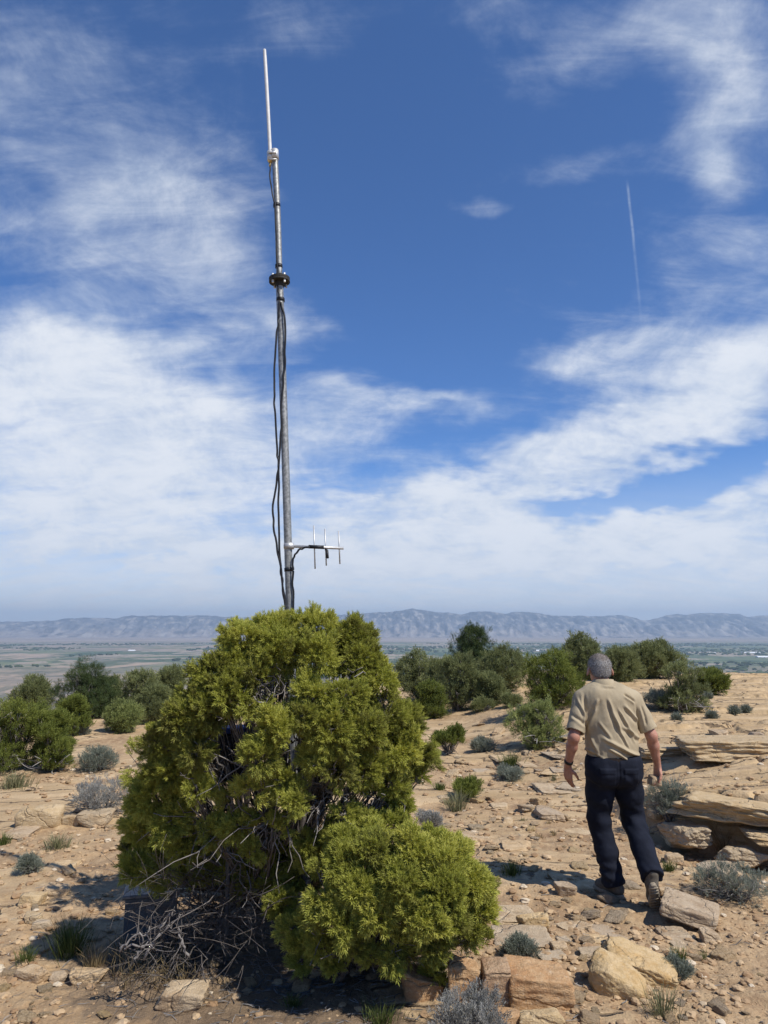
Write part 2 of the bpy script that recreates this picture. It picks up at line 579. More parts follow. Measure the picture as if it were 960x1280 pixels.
M['palegrass'] = mat_leaf('pale_grass', (0.13, 0.135, 0.065), (0.23, 0.22, 0.115), (0.36, 0.32, 0.19), 0.25)
M['straw'] = mat_leaf('dry_grass', (0.22, 0.16, 0.08), (0.36, 0.27, 0.14), (0.46, 0.37, 0.22), 0.25)
M['bark'] = mat_bark('juniper_bark', (0.075, 0.060, 0.050), (0.16, 0.14, 0.125))
M['deadwood'] = mat_bark('weathered_deadwood', (0.075, 0.068, 0.062), (0.17, 0.157, 0.145))

# ------------------------------------------------------------------ terrain height
PROF_Y = [-60, -10, 0, 3, 5, 8, 12, 20, 32, 60]
PROF_Z = [0.6, 0.15, 0.03, -0.09, -0.245, -0.34, -0.39, -0.43, -0.46, -0.6]
LEDGE = np.array([(-2.0, 200.0), (0.9, 30.0), (1.6, 12.0), (2.1, 8.8), (2.4, 7.5), (2.66, 6.95), (3.4, 6.35), (4.6, 5.75), (8.0, 4.8), (30.0, 2.0)])


def ledge_sd(x, y):
    """signed distance to the ledge line, positive on the bench side"""
    best = np.full(np.shape(x), 1e9)
    sgn = np.ones(np.shape(x))
    for (ax, ay), (bx, by) in zip(LEDGE[:-1], LEDGE[1:]):
        dx, dy = bx - ax, by - ay
        L2 = dx * dx + dy * dy
        t = np.clip(((x - ax) * dx + (y - ay) * dy) / L2, 0, 1)
        d = np.hypot(x - ax - t * dx, y - ay - t * dy)
        cr = dx * (y - ay) - dy * (x - ax)
        upd = d < best
        best = np.where(upd, d, best)
        sgn = np.where(upd, np.sign(cr), sgn)
    return best * sgn


def terrain(x, y, full=False):
    x = np.asarray(x, float); y = np.asarray(y, float)
    z = np.interp(y, PROF_Y, PROF_Z)
    z = z - 0.02 * np.clip(-x - 2, 0, 12)
    z = z + 0.055 * fbm2(x * 0.30, y * 0.30, 3, 3)
    # bench of bedrock on the right
    sd = ledge_sd(x, y) + 0.10 * fbm2(x * 1.4, y * 1.4, 3, 11)
    sharp = sstep(2.3, 2.7, x) * sstep(9.5, 6.5, y)
    w_sharp = sstep(0.05, 0.22, sd)
    w_soft = sstep(-0.3, 2.6, sd)
    w = w_sharp * sharp + w_soft * (1 - sharp)
    bz = np.interp(y, [4, 6, 9, 14, 20, 26, 33], [0.22, 0.19, 0.17, 0.13, 0.09, 0.05, 0.0])
    q = bz + 0.12 * fbm2(x * 0.22 + 4, y * 0.45, 4, 21) + 0.035 * fbm2(x * 1.5, y * 2.6, 3, 23)
    st = 0.065
    k = np.floor(q / st); f = q / st - k
    terr = (k + sstep(0.40, 0.47, f) * 0.90 + f * 0.10) * st
    crack = np.exp(-(noise2(x * 0.8 + 2, y * 1.3 + 7, 27) / 0.016) ** 2) + 0.7 * np.exp(-(noise2(x * 0.35 - 5, y * 2.4, 29) / 0.03) ** 2)
    bench = terr - 0.055 * crack
    z = z * (1 - w) + bench * w
    # flat slabs of bedrock showing through the soil elsewhere
    sl = fbm2(x * 0.55 + 9, y * 0.75 - 3, 4, 31)
    far = sstep(6.0, 9.0, y)
    leftslab = sstep(1.0, 0.6, np.hypot((x + 3.4) / 1.7, (y - 8.3) / 1.0))
    slab = np.clip(np.maximum(sstep(0.10, 0.20, sl) * 0.6, sstep(-0.10, 0.06, sl) * far) + leftslab, 0, 1) * (1 - w)
    z = z + slab * 0.03
    rock = np.clip(np.maximum(w, slab * 0.9), 0, 1)
    # wash in front of the ledge
    dip = sharp * sstep(-0.9, -0.1, sd) * sstep(0.25, 0.0, sd)
    z = z - 0.10 * dip
    soil = 1 - rock
    z = z + soil * (0.026 * fbm2(x * 2.6, y * 2.6, 3, 41) + 0.013 * fbm2(x * 9, y * 9, 4, 45, 0.6))
    z = z + rock * 0.010 * fbm2(x * 5, y * 9, 4, 51)
    # rim of the mesa
    ang = np.arctan2(x, np.maximum(y, 0.1))
    rim = 22.0 + 6.0 * sstep(-0.30, 0.12, ang) + 2.0 * noise2(ang * 6, ang * 0 + 3.3, 5)
    r = np.hypot(x, y)
    over = np.clip(r - rim, 0, None)
    over = np.where(y > -5, over, np.clip(r - 40, 0, None))
    z = z - 0.55 * over - 0.02 * over ** 2
    if full:
        return z, rock
    return z


_hx = np.linspace(-16, 16, 1281); _hy = np.linspace(1.0, 33.0, 1281)
_HG = terrain(*np.meshgrid(_hx, _hy, indexing='ij'))


def Hs(x, y):
    a = (x + 16) / 0.025; b = (y - 1.0) / 0.025
    i = int(a); j = int(b)
    if i < 0 or j < 0 or i > 1278 or j > 1278:
        return float(terrain(np.array([x]), np.array([y]))[0])
    a -= i; b -= j
    return float((_HG[i, j] * (1 - a) + _HG[i + 1, j] * a) * (1 - b) + (_HG[i, j + 1] * (1 - a) + _HG[i + 1, j + 1] * a) * b)


_tt = np.exp(np.linspace(math.log(1.5), math.log(60), 1800))


def G(px, py):
    """where the line of sight through a point of the picture meets the ground"""
    d = ray(px, py)
    d = d / d[1]
    pts = EYE[None] + d[None] * _tt[:, None]
    a = np.clip((pts[:, 0] + 16) / 0.025, 0, 1279.0); b = np.clip((pts[:, 1] - 1.0) / 0.025, 0, 1279.0)
    h = _HG[np.rint(a).astype(int), np.rint(b).astype(int)]
    idx = np.argmax(pts[:, 2] < h)
    if idx == 0:
        idx = len(_tt) - 1
    return np.array([pts[idx, 0], pts[idx, 1], Hs(pts[idx, 0], pts[idx, 1])])


def pxm(p):
    """metres per photograph pixel at a point"""
    return ((p[1] - EYE[1]) * CP + (p[2] - EYE[2]) * SP) / FPX


def build_ground():
    dense = np.linspace(-0.74, 0.74, 860)
    coarse = np.linspace(0.74, 2 * math.pi - 0.74, 120)[1:-1]
    th = np.concatenate([dense, coarse])
    r = np.concatenate([[0.35, 0.7, 1.1], np.exp(np.linspace(math.log(1.5), math.log(40), 860)), np.exp(np.linspace(math.log(40.5), math.log(90), 16))])
    R, TH = np.meshgrid(r, th, indexing='ij')
    X = R * np.sin(TH); Y = R * np.cos(TH)
    Z, K = terrain(X, Y, True)
    V = np.stack([X, Y, Z], -1).reshape(-1, 3)
    nr, nt = len(r), len(th)
    i = np.arange(nr - 1)[:, None] * nt
    j = np.arange(nt)[None, :]
    j2 = (j + 1) % nt
    F = np.stack([i + j, i + nt + j, i + nt + j2, i + j2], -1).reshape(-1, 4)[:, ::-1]
    z0, k0 = terrain(np.zeros(1), np.zeros(1), True)
    V = np.vstack([V, [[0, 0, z0[0]]]])
    cap = np.stack([np.full(nt, len(V) - 1), (np.arange(nt) + 1) % nt, np.arange(nt)], -1)
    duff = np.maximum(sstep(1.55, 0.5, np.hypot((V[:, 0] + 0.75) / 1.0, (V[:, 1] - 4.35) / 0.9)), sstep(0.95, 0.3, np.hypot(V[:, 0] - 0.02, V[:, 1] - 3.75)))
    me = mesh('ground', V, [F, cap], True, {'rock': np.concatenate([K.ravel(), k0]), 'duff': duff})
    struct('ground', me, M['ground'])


build_ground()

# ------------------------------------------------------------------ valley, mountains, haze
VZ = -160.0


def build_valley():
    m, T = mat_new('valley_floor')
    co = objco(T)
    sep = T.n('ShaderNodeSeparateXYZ', ins={0: co})
    x, y, _ = sep.outputs
    big = T.noise(T.mapping(co, scale=(0.0005, 0.0008, 1)), 1.0, 6, 0.6)
    mid = T.noise(T.mapping(co, scale=(0.0022, 0.0010, 1)), 1.0, 7, 0.72)
    vor = T.n('ShaderNodeTexVoronoi', feature='F1', distance='CHEBYCHEV', ins={'Vector': T.mapping(co, scale=(0.0030, 0.0022, 1)), 'Scale': 1.0, 'Randomness': 0.75})
    vs = T.n('ShaderNodeSeparateColor', ins={0: vor.outputs['Color']})
    fine = T.noise(T.mapping(co, scale=(0.020, 0.005, 1)), 1.0, 5, 0.7)
    desert = T.mix(T.smooth(big, 0.38, 0.62), (0.25, 0.20, 0.15), (0.40, 0.295, 0.21))
    desert = T.mix(T.m('MULTIPLY', T.smooth(mid, 0.40, 0.64), 0.85), desert, (0.105, 0.11, 0.075))
    field = T.mix(T.smooth(vs.outputs[0], 0.2, 0.9), (0.055, 0.09, 0.04), (0.14, 0.165, 0.075))
    field = T.mix(T.smooth(vs.outputs[1], 0.72, 0.80), field, (0.30, 0.25, 0.18))
    field = T.mix(T.smooth(fine, 0.54, 0.62), field, (0.035, 0.05, 0.03))
    fm = T.m('MULTIPLY', T.smooth(y, 2300.0, 3600.0), T.smooth(y, 9400.0, 7000.0))
    fm = T.m('MULTIPLY', fm, T.smooth(T.m('ADD', mid, T.m('MULTIPLY', T.smooth(x, -2500.0, 1500.0), 0.22)), 0.42, 0.58))
    desert = T.mix(T.m('MULTIPLY', T.smooth(fine, 0.52, 0.62), 0.75), desert, (0.10, 0.10, 0.065))
    desert = T.mix(T.m('MULTIPLY', T.smooth(fine, 0.46, 0.36), 0.5), desert, (0.40, 0.30, 0.225))
    c = T.mix(fm, desert, field)
    flats = T.m('MULTIPLY', T.smooth(y, 7600.0, 9800.0), T.smooth(x, 5000.0, 1500.0, 0.35, 1.0))
    c = T.mix(T.m('MULTIPLY', flats, 0.85), c, T.mix(T.smooth(big, 0.4, 0.6), (0.30, 0.235, 0.18), (0.37, 0.30, 0.235)))
    setin(T, 'Base Color', c)
    setin(T, 'Roughness', 1.0)
    th = np.linspace(-1.1, 1.1, 140)
    r = np.exp(np.linspace(math.log(60), math.log(18500), 120))
    R, TH = np.meshgrid(r, th, indexing='ij')
    X = R * np.sin(TH); Y = R * np.cos(TH)
    Z = VZ + 10 * fbm2(X * 0.0009, Y * 0.0009, 4, 71) * sstep(6000, 2500, R) + np.clip(0.62 * (330 - R), 0, None) * sstep(60, 200, R + 60)
    Z = np.minimum(Z, -45)
    nr, nt = len(r), len(th)
    i = np.arange(nr - 1)[:, None] * nt
    j = np.arange(nt - 1)[None, :]
    F = np.stack([i + j, i + j + 1, i + nt + j + 1, i + nt + j], -1).reshape(-1, 4)
    struct('valley', mesh('valley', np.stack([X, Y, Z], -1).reshape(-1, 3), F, True), m)


def build_mountains():
    prof = [(-400, 776), (-100, 775), (0, 775), (60, 775), (90, 772), (120, 771), (145, 772), (170, 769), (215, 769), (270, 769), (300, 771),
            (380, 770), (430, 768), (470, 766), (500, 764), (515, 762), (540, 765), (560, 766), (575, 768), (590, 765), (612, 765), (630, 767), (645, 765), (668, 766),
            (690, 769), (715, 769), (735, 770), (760, 769), (780, 769), (800, 774), (815, 772), (842, 767), (852, 768), (880, 766),
            (900, 767), (917, 767), (930, 770), (960, 769), (1060, 769), (1300, 772), (1600, 774)]
    D0, D1 = 12300.0, 15000.0
    nx, ny = 1100, 150
    px = np.linspace(-420, 1560, nx)
    t = np.linspace(0, 1.25, ny)
    PX, TT = np.meshgrid(px, t, indexing='xy')
    top = np.interp(PX, [a for a, b in prof], [b for a, b in prof])
    top = 771 + (top - 770) * 1.2 + 1.0 * fbm2(PX * 0.05, PX * 0, 3, 95)
    hz = (785 - top) / FPX * D1 + 1.65      # crest height
    Y = D0 + (D1 - D0) * TT
    X = (PX - 480) / FPX * D1 * (0.80 + 0.2 * TT)
    base = VZ - 5
    s = TT + 0.10 * fbm2(X * 0.0011, Y * 0.0005, 4, 81)
    # lower badland apron, cliff band, upper slopes
    shape = np.interp(s, [0, 0.12, 0.3, 0.42, 0.52, 0.75, 1.0, 1.25], [0, 0.03, 0.20, 0.40, 0.47, 0.74, 1.0, 0.9])
    flute = np.abs(noise2(X * 0.0042, Y * 0.0009, 85)) + 0.5 * np.abs(noise2(X * 0.0105, Y * 0.002, 86)) + 0.3 * np.abs(noise2(X * 0.024, Y * 0.006, 87))
    env = np.sin(np.clip(s, 0, 1) * math.pi) ** 0.8
    Z = base + (hz - base) * shape - (flute - 0.35) * 260 * env + 18 * fbm2(X * 0.004, Y * 0.003, 4, 89) * np.clip(s * 2, 0, 1)
    Z = np.maximum(Z, base)
    m, T = mat_new('mountain_rock')
    co = objco(T)
    sp = T.n('ShaderNodeSeparateXYZ', ins={0: co})
    n = T.noise(T.mapping(co, scale=(0.0022, 0.0015, 0.006)), 1.0, 6, 0.62)
    n2 = T.noise(T.mapping(co, scale=(0.0075, 0.002, 0.008)), 1.0, 5, 0.65)
    hh = T.m('ADD', sp.outputs[2], T.m('MULTIPLY', T.m('SUBTRACT', n, 0.5), 260.0))
    c = T.mix(T.smooth(hh, -120.0, 30.0), (0.26, 0.22, 0.19), (0.14, 0.14, 0.145))
    c = T.mix(T.m('MULTIPLY', T.smooth(hh, 60.0, 220.0), 0.9), c, (0.06, 0.062, 0.06))
    c = T.mix(T.m('MULTIPLY', T.smooth(n2, 0.50, 0.62), 0.8), c, (0.38, 0.34, 0.29))
    c = T.mix(T.m('MULTIPLY', T.smooth(n2, 0.47, 0.37), 0.8), c, (0.035, 0.037, 0.035))  # pale and dark rock patches, with relief shading put into their contrast
    setin(T, 'Base Color', c)
    setin(T, 'Roughness', 1.0)
    i = np.arange(ny - 1)[:, None] * nx
    j = np.arange(nx - 1)[None, :]
    F = np.stack([i + j, i + j + 1, i + nx + j + 1, i + nx + j], -1).reshape(-1, 4)
    struct('mountains', mesh('mountains', np.stack([X, Y, Z], -1).reshape(-1, 3), F, True), m)


def build_haze():
    m = bpy.data.materials.new('haze')
    m.use_nodes = True
    T = NT(m.node_tree)
    T.t.nodes.clear()
    out = T.n('ShaderNodeOutputMaterial')
    v = T.n('ShaderNodeVolumePrincipled')
    v.inputs['Color'].default_value = (0.62, 0.80, 1.0, 1)
    v.inputs['Density'].default_value = 8.5e-5
    v.inputs['Anisotropy'].default_value = 0.2
    T.t.links.new(v.outputs[0], out.inputs['Volume'])
    x0, x1, y0, y1, z0, z1 = -19000, 19000, -400, 19500, VZ - 60, 420
    V = [(x, y, z) for x in (x0, x1) for y in (y0, y1) for z in (z0, z1)]
    F = [(0, 1, 3, 2), (4, 6, 7, 5), (0, 4, 5, 1), (2, 3, 7, 6), (0, 2, 6, 4), (1, 5, 7, 3)]
    o = link('haze', mesh('haze', np.array(V), np.array(F), False), m)
    o['kind'] = 'stuff'


build_valley()
build_mountains()
build_haze()

# ------------------------------------------------------------------ foliage builders
def frame_from(d, rng):
    """random rotation matrices whose z axis is d (n,3) -> (n,3,3) columns x,y,z"""
    d = d / (np.linalg.norm(d, axis=1, keepdims=True) + 1e-9)
    r = rng.normal(size=d.shape)
    x = np.cross(r, d); x /= np.linalg.norm(x, axis=1, keepdims=True) + 1e-9
    y = np.cross(d, x)
    return np.stack([x, y, d], -1)


def sprig(rng, n, spread, tl, tw, cone=True, curve=0.0):
    """one leafy sprig along +z of unit length: n twiglets; returns V, F, tint(0..1 to the tip)"""
    V = []; F = []; A = []; k = 0
    for i in range(n):
        s = (i + 0.5) / n
        a = i * 2.4 + rng.uniform(-0.4, 0.4)
        b = np.array([0.04 * math.cos(a), 0.04 * math.sin(a), s * 0.85])
        sp = spread * (1.15 - 0.7 * s) * rng.uniform(0.7, 1.2)
        d = np.array([math.cos(a) * math.sin(sp), math.sin(a) * math.sin(sp), math.cos(sp)])
        L = tl * rng.uniform(0.7, 1.2) * (1.0 - 0.35 * abs(s - 0.45))
        e = b + d * L + np.array([0, 0, -curve * L])
        x = np.cross(d, [0.3, 0.2, 1.0]); x /= np.linalg.norm(x); y = np.cross(d, x)
        if cone:
            for q in range(3):
                V.append(b + tw * (math.cos(q * 2.094) * x + math.sin(q * 2.094) * y))
            V.append(e)
            for q in range(3):
                F.append((k + q, k + (q + 1) % 3, k + 3))
            A += [0.15 + s * 0.5] * 3 + [0.55 + s * 0.45]
            k += 4
        else:
            mid = b + (e - b) * 0.5
            V += [b, mid + x * tw, e, mid - x * tw]
            F += [(k, k + 1, k + 2), (k, k + 2, k + 3)]
            A += [s * 0.4, 0.3 + s * 0.5, 0.5 + s * 0.5, 0.3 + s * 0.5]
            k += 4
    return np.array(V), np.array(F), np.array(A)


def scatter(geo, variants, pos, dirs, size, tint, rng):
    """put sprig variants at pos, along dirs, with size (n,) and tint (n,)"""
    which = rng.integers(0, len(variants), len(pos))
    for w, (V, F, A) in enumerate(variants):
        s = np.where(which == w)[0]
        if not len(s):
            continue
        R = frame_from(dirs[s], rng)
        W = np.einsum('nij,mj->nmi', R, V) * size[s][:, None, None] + pos[s][:, None, :]
        FF = F[None] + (np.arange(len(s)) * len(V))[:, None, None]
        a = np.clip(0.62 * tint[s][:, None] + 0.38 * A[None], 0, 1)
        geo.add(W.reshape(-1, 3), FF.reshape(-1, 3), a.reshape(-1))


def unit(rng, n):
    v = rng.normal(size=(n, 3))
    return v / np.linalg.norm(v, axis=1, keepdims=True)


def clump_foliage(geo, clumps, rng, variants, tufts, per_tuft, size, tuft_r, up=0.45, flat=0.85, hide=0.45, tvar=1.0, gaps=None):
    """clumps: array (n,4) of centre and radius; tufts sit on the clump surfaces"""
    cl = np.asarray(clumps)
    sizeu = size
    for i, (cx, cy, cz, r) in enumerate(cl):
        n = max(3, int(round(tufts * (r / cl[:, 3].mean()) ** 2)))
        d = unit(rng, int(n * 1.5))
        d[:, 2] += 0.22
        d /= np.linalg.norm(d, axis=1, keepdims=True)
        d = d[:n]
        rad = r * rng.uniform(0.55, 1.05, n)
        lead = rng.random(n) < 0.11          # shoots that stick out of the mass
        rad = np.where(lead, r * rng.uniform(1.1, 1.5, n), rad)
        tp = np.array([cx, cy, cz]) + d * rad[:, None] * np.array([1, 1, flat])
        # drop tufts buried deep inside neighbouring clumps
        dist = np.linalg.norm(tp[:, None] - cl[None, :, :3], axis=2) / cl[None, :, 3]
        dist[:, i] = 9
        keep = dist.min(1) > hide
        if gaps is not None:
            # openings in the crown where the branches are bare
            for (q, gr) in gaps:
                w = tp - q
                w[:, 1] *= 0.55
                keep &= np.linalg.norm(w, axis=1) > gr * rng.uniform(0.75, 1.15, len(tp))
        tp = tp[keep]; d = d[keep]
        if not len(tp):
            continue
        ct = rng.uniform(0.12, 0.88)
        cs = rng.uniform(0.75, 1.25)
        m = per_tuft
        c = np.repeat(tp, m, 0); dd = np.repeat(d, m, 0)
        tt = np.repeat(rng.uniform(-0.25, 0.25, len(tp)), m)
        off = unit(rng, len(c)) * (tuft_r * rng.uniform(0.1, 1.0, len(c)))[:, None]
        dirs = dd * 0.55 + off / tuft_r * 0.55 + np.array([0, 0, up])
        s = sizeu * cs * rng.uniform(0.6, 1.35, len(c))
        tint = np.clip(ct + tvar * (tt + rng.uniform(-0.22, 0.22, len(c))), 0, 1)
        scatter(geo, variants, c + off, dirs, s, tint, rng)


def limbs(geo, base, clumps, rng, stems=5, r0=0.03, r1=0.004, wig=0.05, twigs=6, twig_len=0.9, n=5, dead=0.0, spreadr=0.1):
    cl = np.asarray(clumps)
    base = np.asarray(base)
    top = cl[:, :3].mean(0)
    sb = [base + np.array([math.cos(a) * spreadr, math.sin(a) * spreadr, -0.05]) for a in rng.uniform(0, 6.28, stems)]
    for i in range(stems):
        p2 = base + (top - base) * 0.75 + rng.normal(size=3) * np.linalg.norm(top - base) * 0.2
        pts = bezier(sb[i], sb[i] + (p2 - sb[i]) * 0.5 + rng.normal(size=3) * wig * 2, p2, 9)
        pts[1:] += rng.normal(size=(8, 3)) * wig * 0.35
        geo.tube(pts, np.linspace(r0 * rng.uniform(1.0, 1.7), r0 * 0.6, 9), n + 2, rng.uniform(0, 0.4))
    for c in cl:
        s = sb[rng.integers(0, stems)]
        p2 = c[:3]
        f = rng.uniform(0.2, 0.6)
        p0 = s + (top - s) * f * 0.6
        mid = p0 + (p2 - p0) * 0.5 + np.array([0, 0, -0.15 * np.linalg.norm(p2 - p0)]) + rng.normal(size=3) * wig
        pts = bezier(p0, mid, p2, 8)
        pts[1:-1] += rng.normal(size=(6, 3)) * wig * 0.3
        geo.tube(pts, np.linspace(r0 * 0.55, r1 * 1.6, 8), n, rng.uniform(0, 0.6))
        for k in range(twigs):
            j = rng.integers(3, 8)
            q = pts[j]
            e = p2 + unit(rng, 1)[0] * c[3] * twig_len * rng.uniform(0.5, 1.1)
            mm = q + (e - q) * 0.5 + rng.normal(size=3) * c[3] * 0.2
            w = bezier(q, mm, e, 6)
            w[1:-1] += rng.normal(size=(4, 3)) * c[3] * 0.06
            geo.tube(w, np.linspace(r1 * 1.1, r1 * 0.4, 6), 4, rng.uniform(0, 1) if rng.random() > dead else 1.0)


rj = np.random.default_rng(3)
V_JUN = [sprig(rj, 15, 0.95, 0.46, 0.050) for _ in range(5)]
V_FAR = [sprig(rj, 7, 0.85, 0.55, 0.060, False) for _ in range(5)]
V_PIN = [sprig(rj, 12, 1.0, 0.50, 0.030, False) for _ in range(4)]
V_SAGE = [sprig(rj, 9, 0.6, 0.32, 0.045, False) for _ in range(4)]


def dome(px, py, cx, cy, rx, ry, d0, bulge):
    q = 1 - ((px - cx) / rx) ** 2 - ((py - cy) / ry) ** 2
    return d0 - bulge * math.sqrt(max(q, 0.0))


def build_hero_juniper():
    rng = np.random.default_rng(101)
    L = [(345, 792, 36), (395, 790, 38), (305, 802, 30), (440, 800, 36), (300, 830, 36), (350, 815, 38), (400, 822, 38), (452, 828, 38),
         (474, 848, 26), (272, 846, 36), (250, 876, 34), (226, 900, 32), (262, 890, 30), (292, 868, 34), (325, 850, 32),
         (205, 932, 32), (214, 962, 34), (194, 994, 32), (180, 1032, 30), (218, 1022, 34), (246, 985, 30), (244, 940, 26), (168, 1062, 22), (228, 1056, 30), (200, 1064, 24),
         (330, 878, 26), (345, 912, 28), (325, 945, 24), (312, 985, 24), (352, 975, 22),
         (392, 868, 34), (435, 868, 34), (478, 888, 34), (503, 908, 28), (452, 915, 36), (408, 912, 34), (495, 940, 32), (525, 945, 20),
         (460, 955, 32), (420, 962, 28), (488, 980, 30), (520, 968, 20), (392, 950, 24), (370, 1000, 22), (398, 1012, 20), (462, 1008, 22), (432, 1016, 18), (498, 1010, 16), (380, 898, 22), (300, 1030, 22), (340, 1040, 20), (268, 1040, 24), (385, 1055, 20), (318, 1062, 16), (415, 1045, 18), (290, 1000, 20)]
    cl = []
    for (px, py, r) in L:
        d = dome(px, py, 345, 930, 205, 185, 4.55, 0.80) + rng.uniform(-0.05, 0.05)
        p = P(px, py, d)
        cl.append((*p, r * pxm(p) * rng.uniform(0.58, 0.80)))
    # shaded foliage hanging low beneath the crown
    for (px, py, r, d) in ((172, 1084, 20, 4.35), (205, 1092, 22, 4.4), (240, 1086, 24, 4.4), (280, 1080, 24, 4.45), (320, 1088, 22, 4.4), (352, 1072, 24, 4.3), (378, 1088, 22, 4.2), (398, 1075, 24, 4.1), (300, 1106, 16, 4.4), (345, 1105, 18, 4.3), (425, 1046, 22, 4.0), (456, 1034, 20, 3.95), (488, 1030, 18, 4.0)):
        p = P(px, py, d)
        cl.append((*p, r * pxm(p) * 0.8))
    front = np.array(cl)
    # the far half of the crown
    back = []
    for k in range(34):
        a = rng.uniform(0, math.pi)
        px = 345 + 165 * math.cos(a) * rng.uniform(0.4, 1)
        py = 925 - 135 * math.sin(a) * rng.uniform(0.1, 1.0) + 40
        d = 4.55 + 0.75 * math.sqrt(max(0, 1 - ((px - 345) / 205) ** 2 - ((py - 930) / 185) ** 2)) * rng.uniform(0.8, 1.0)
        p = P(px, py, d)
        back.append((*p, 0.17))
    back = np.array(back)
    base = G(345, 1128)
    t = thing('juniper_tree', 'tall yellow-green juniper wrapped round the foot of the mast', 'juniper', base)
    g = Geo()
    gaps = []
    for (px, py, r) in ((340, 864, 30), (318, 872, 18), (284, 905, 24), (288, 940, 24), (292, 975, 20), (440, 850, 15), (400, 856, 12), (302, 1012, 26), (398, 1002, 22), (440, 1000, 14), (470, 1008, 16), (250, 1030, 18), (425, 892, 14), (352, 935, 16), (448, 937, 13), (375, 1035, 22), (208, 905, 13), (492, 932, 11), (478, 870, 16), (330, 1055, 24), (235, 990, 12), (372, 955, 13), (270, 870, 12)):
        p = P(px, py, dome(px, py, 345, 930, 205, 185, 4.5, 0.80))
        gaps.append((p, r * pxm(p)))
    clump_foliage(g, front, rng, V_JUN, 36, 26, 0.040, 0.031, up=0.20, hide=0.50, gaps=gaps)
    clump_foliage(g, back, rng, V_JUN, 14, 14, 0.060, 0.045, up=0.3, hide=0.5)
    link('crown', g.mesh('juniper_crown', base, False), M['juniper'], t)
    g = Geo()
    limbs(g, base, np.vstack([front, back[::2]]), rng, 7, 0.032, 0.0040, 0.07, 14, 1.0, 5, 0.25, 0.22)
    # bare grey twigs hanging in the gaps of the crown
    for (px, py, n, sp) in ((338, 862, 26, 0.10), (285, 940, 14, 0.12), (400, 1000, 24, 0.14), (330, 1030, 30, 0.2), (260, 1040, 34, 0.2), (440, 850, 14, 0.07), (250, 960, 12, .12), (425, 890, 14, .08), (310, 1075, 20, 0.2), (470, 1002, 20, .10), (478, 868, 14, .07), (350, 935, 14, .08), (448, 935, 10, .08)):
        d = dome(px, py, 345, 930, 205, 185, 4.5, 0.74)
        c = P(px, py, d)
        for k in range(n):
            e = c + rng.normal(size=3) * sp * np.array([1, 0.7, 0.8])
            s = c + np.array([rng.normal() * 0.06, 0.15, rng.normal() * 0.06])
            w = bezier(s, (s + e) / 2 + rng.normal(size=3) * 0.05, e, 7)
            w[1:-1] += rng.normal(size=(5, 3)) * 0.010
            g.tube(w, np.linspace(0.0055, 0.0016, 7), 4, rng.uniform(0.4, 1.0))
    link('trunk', g.mesh('juniper_trunk', base), M['bark'], t)
    return base


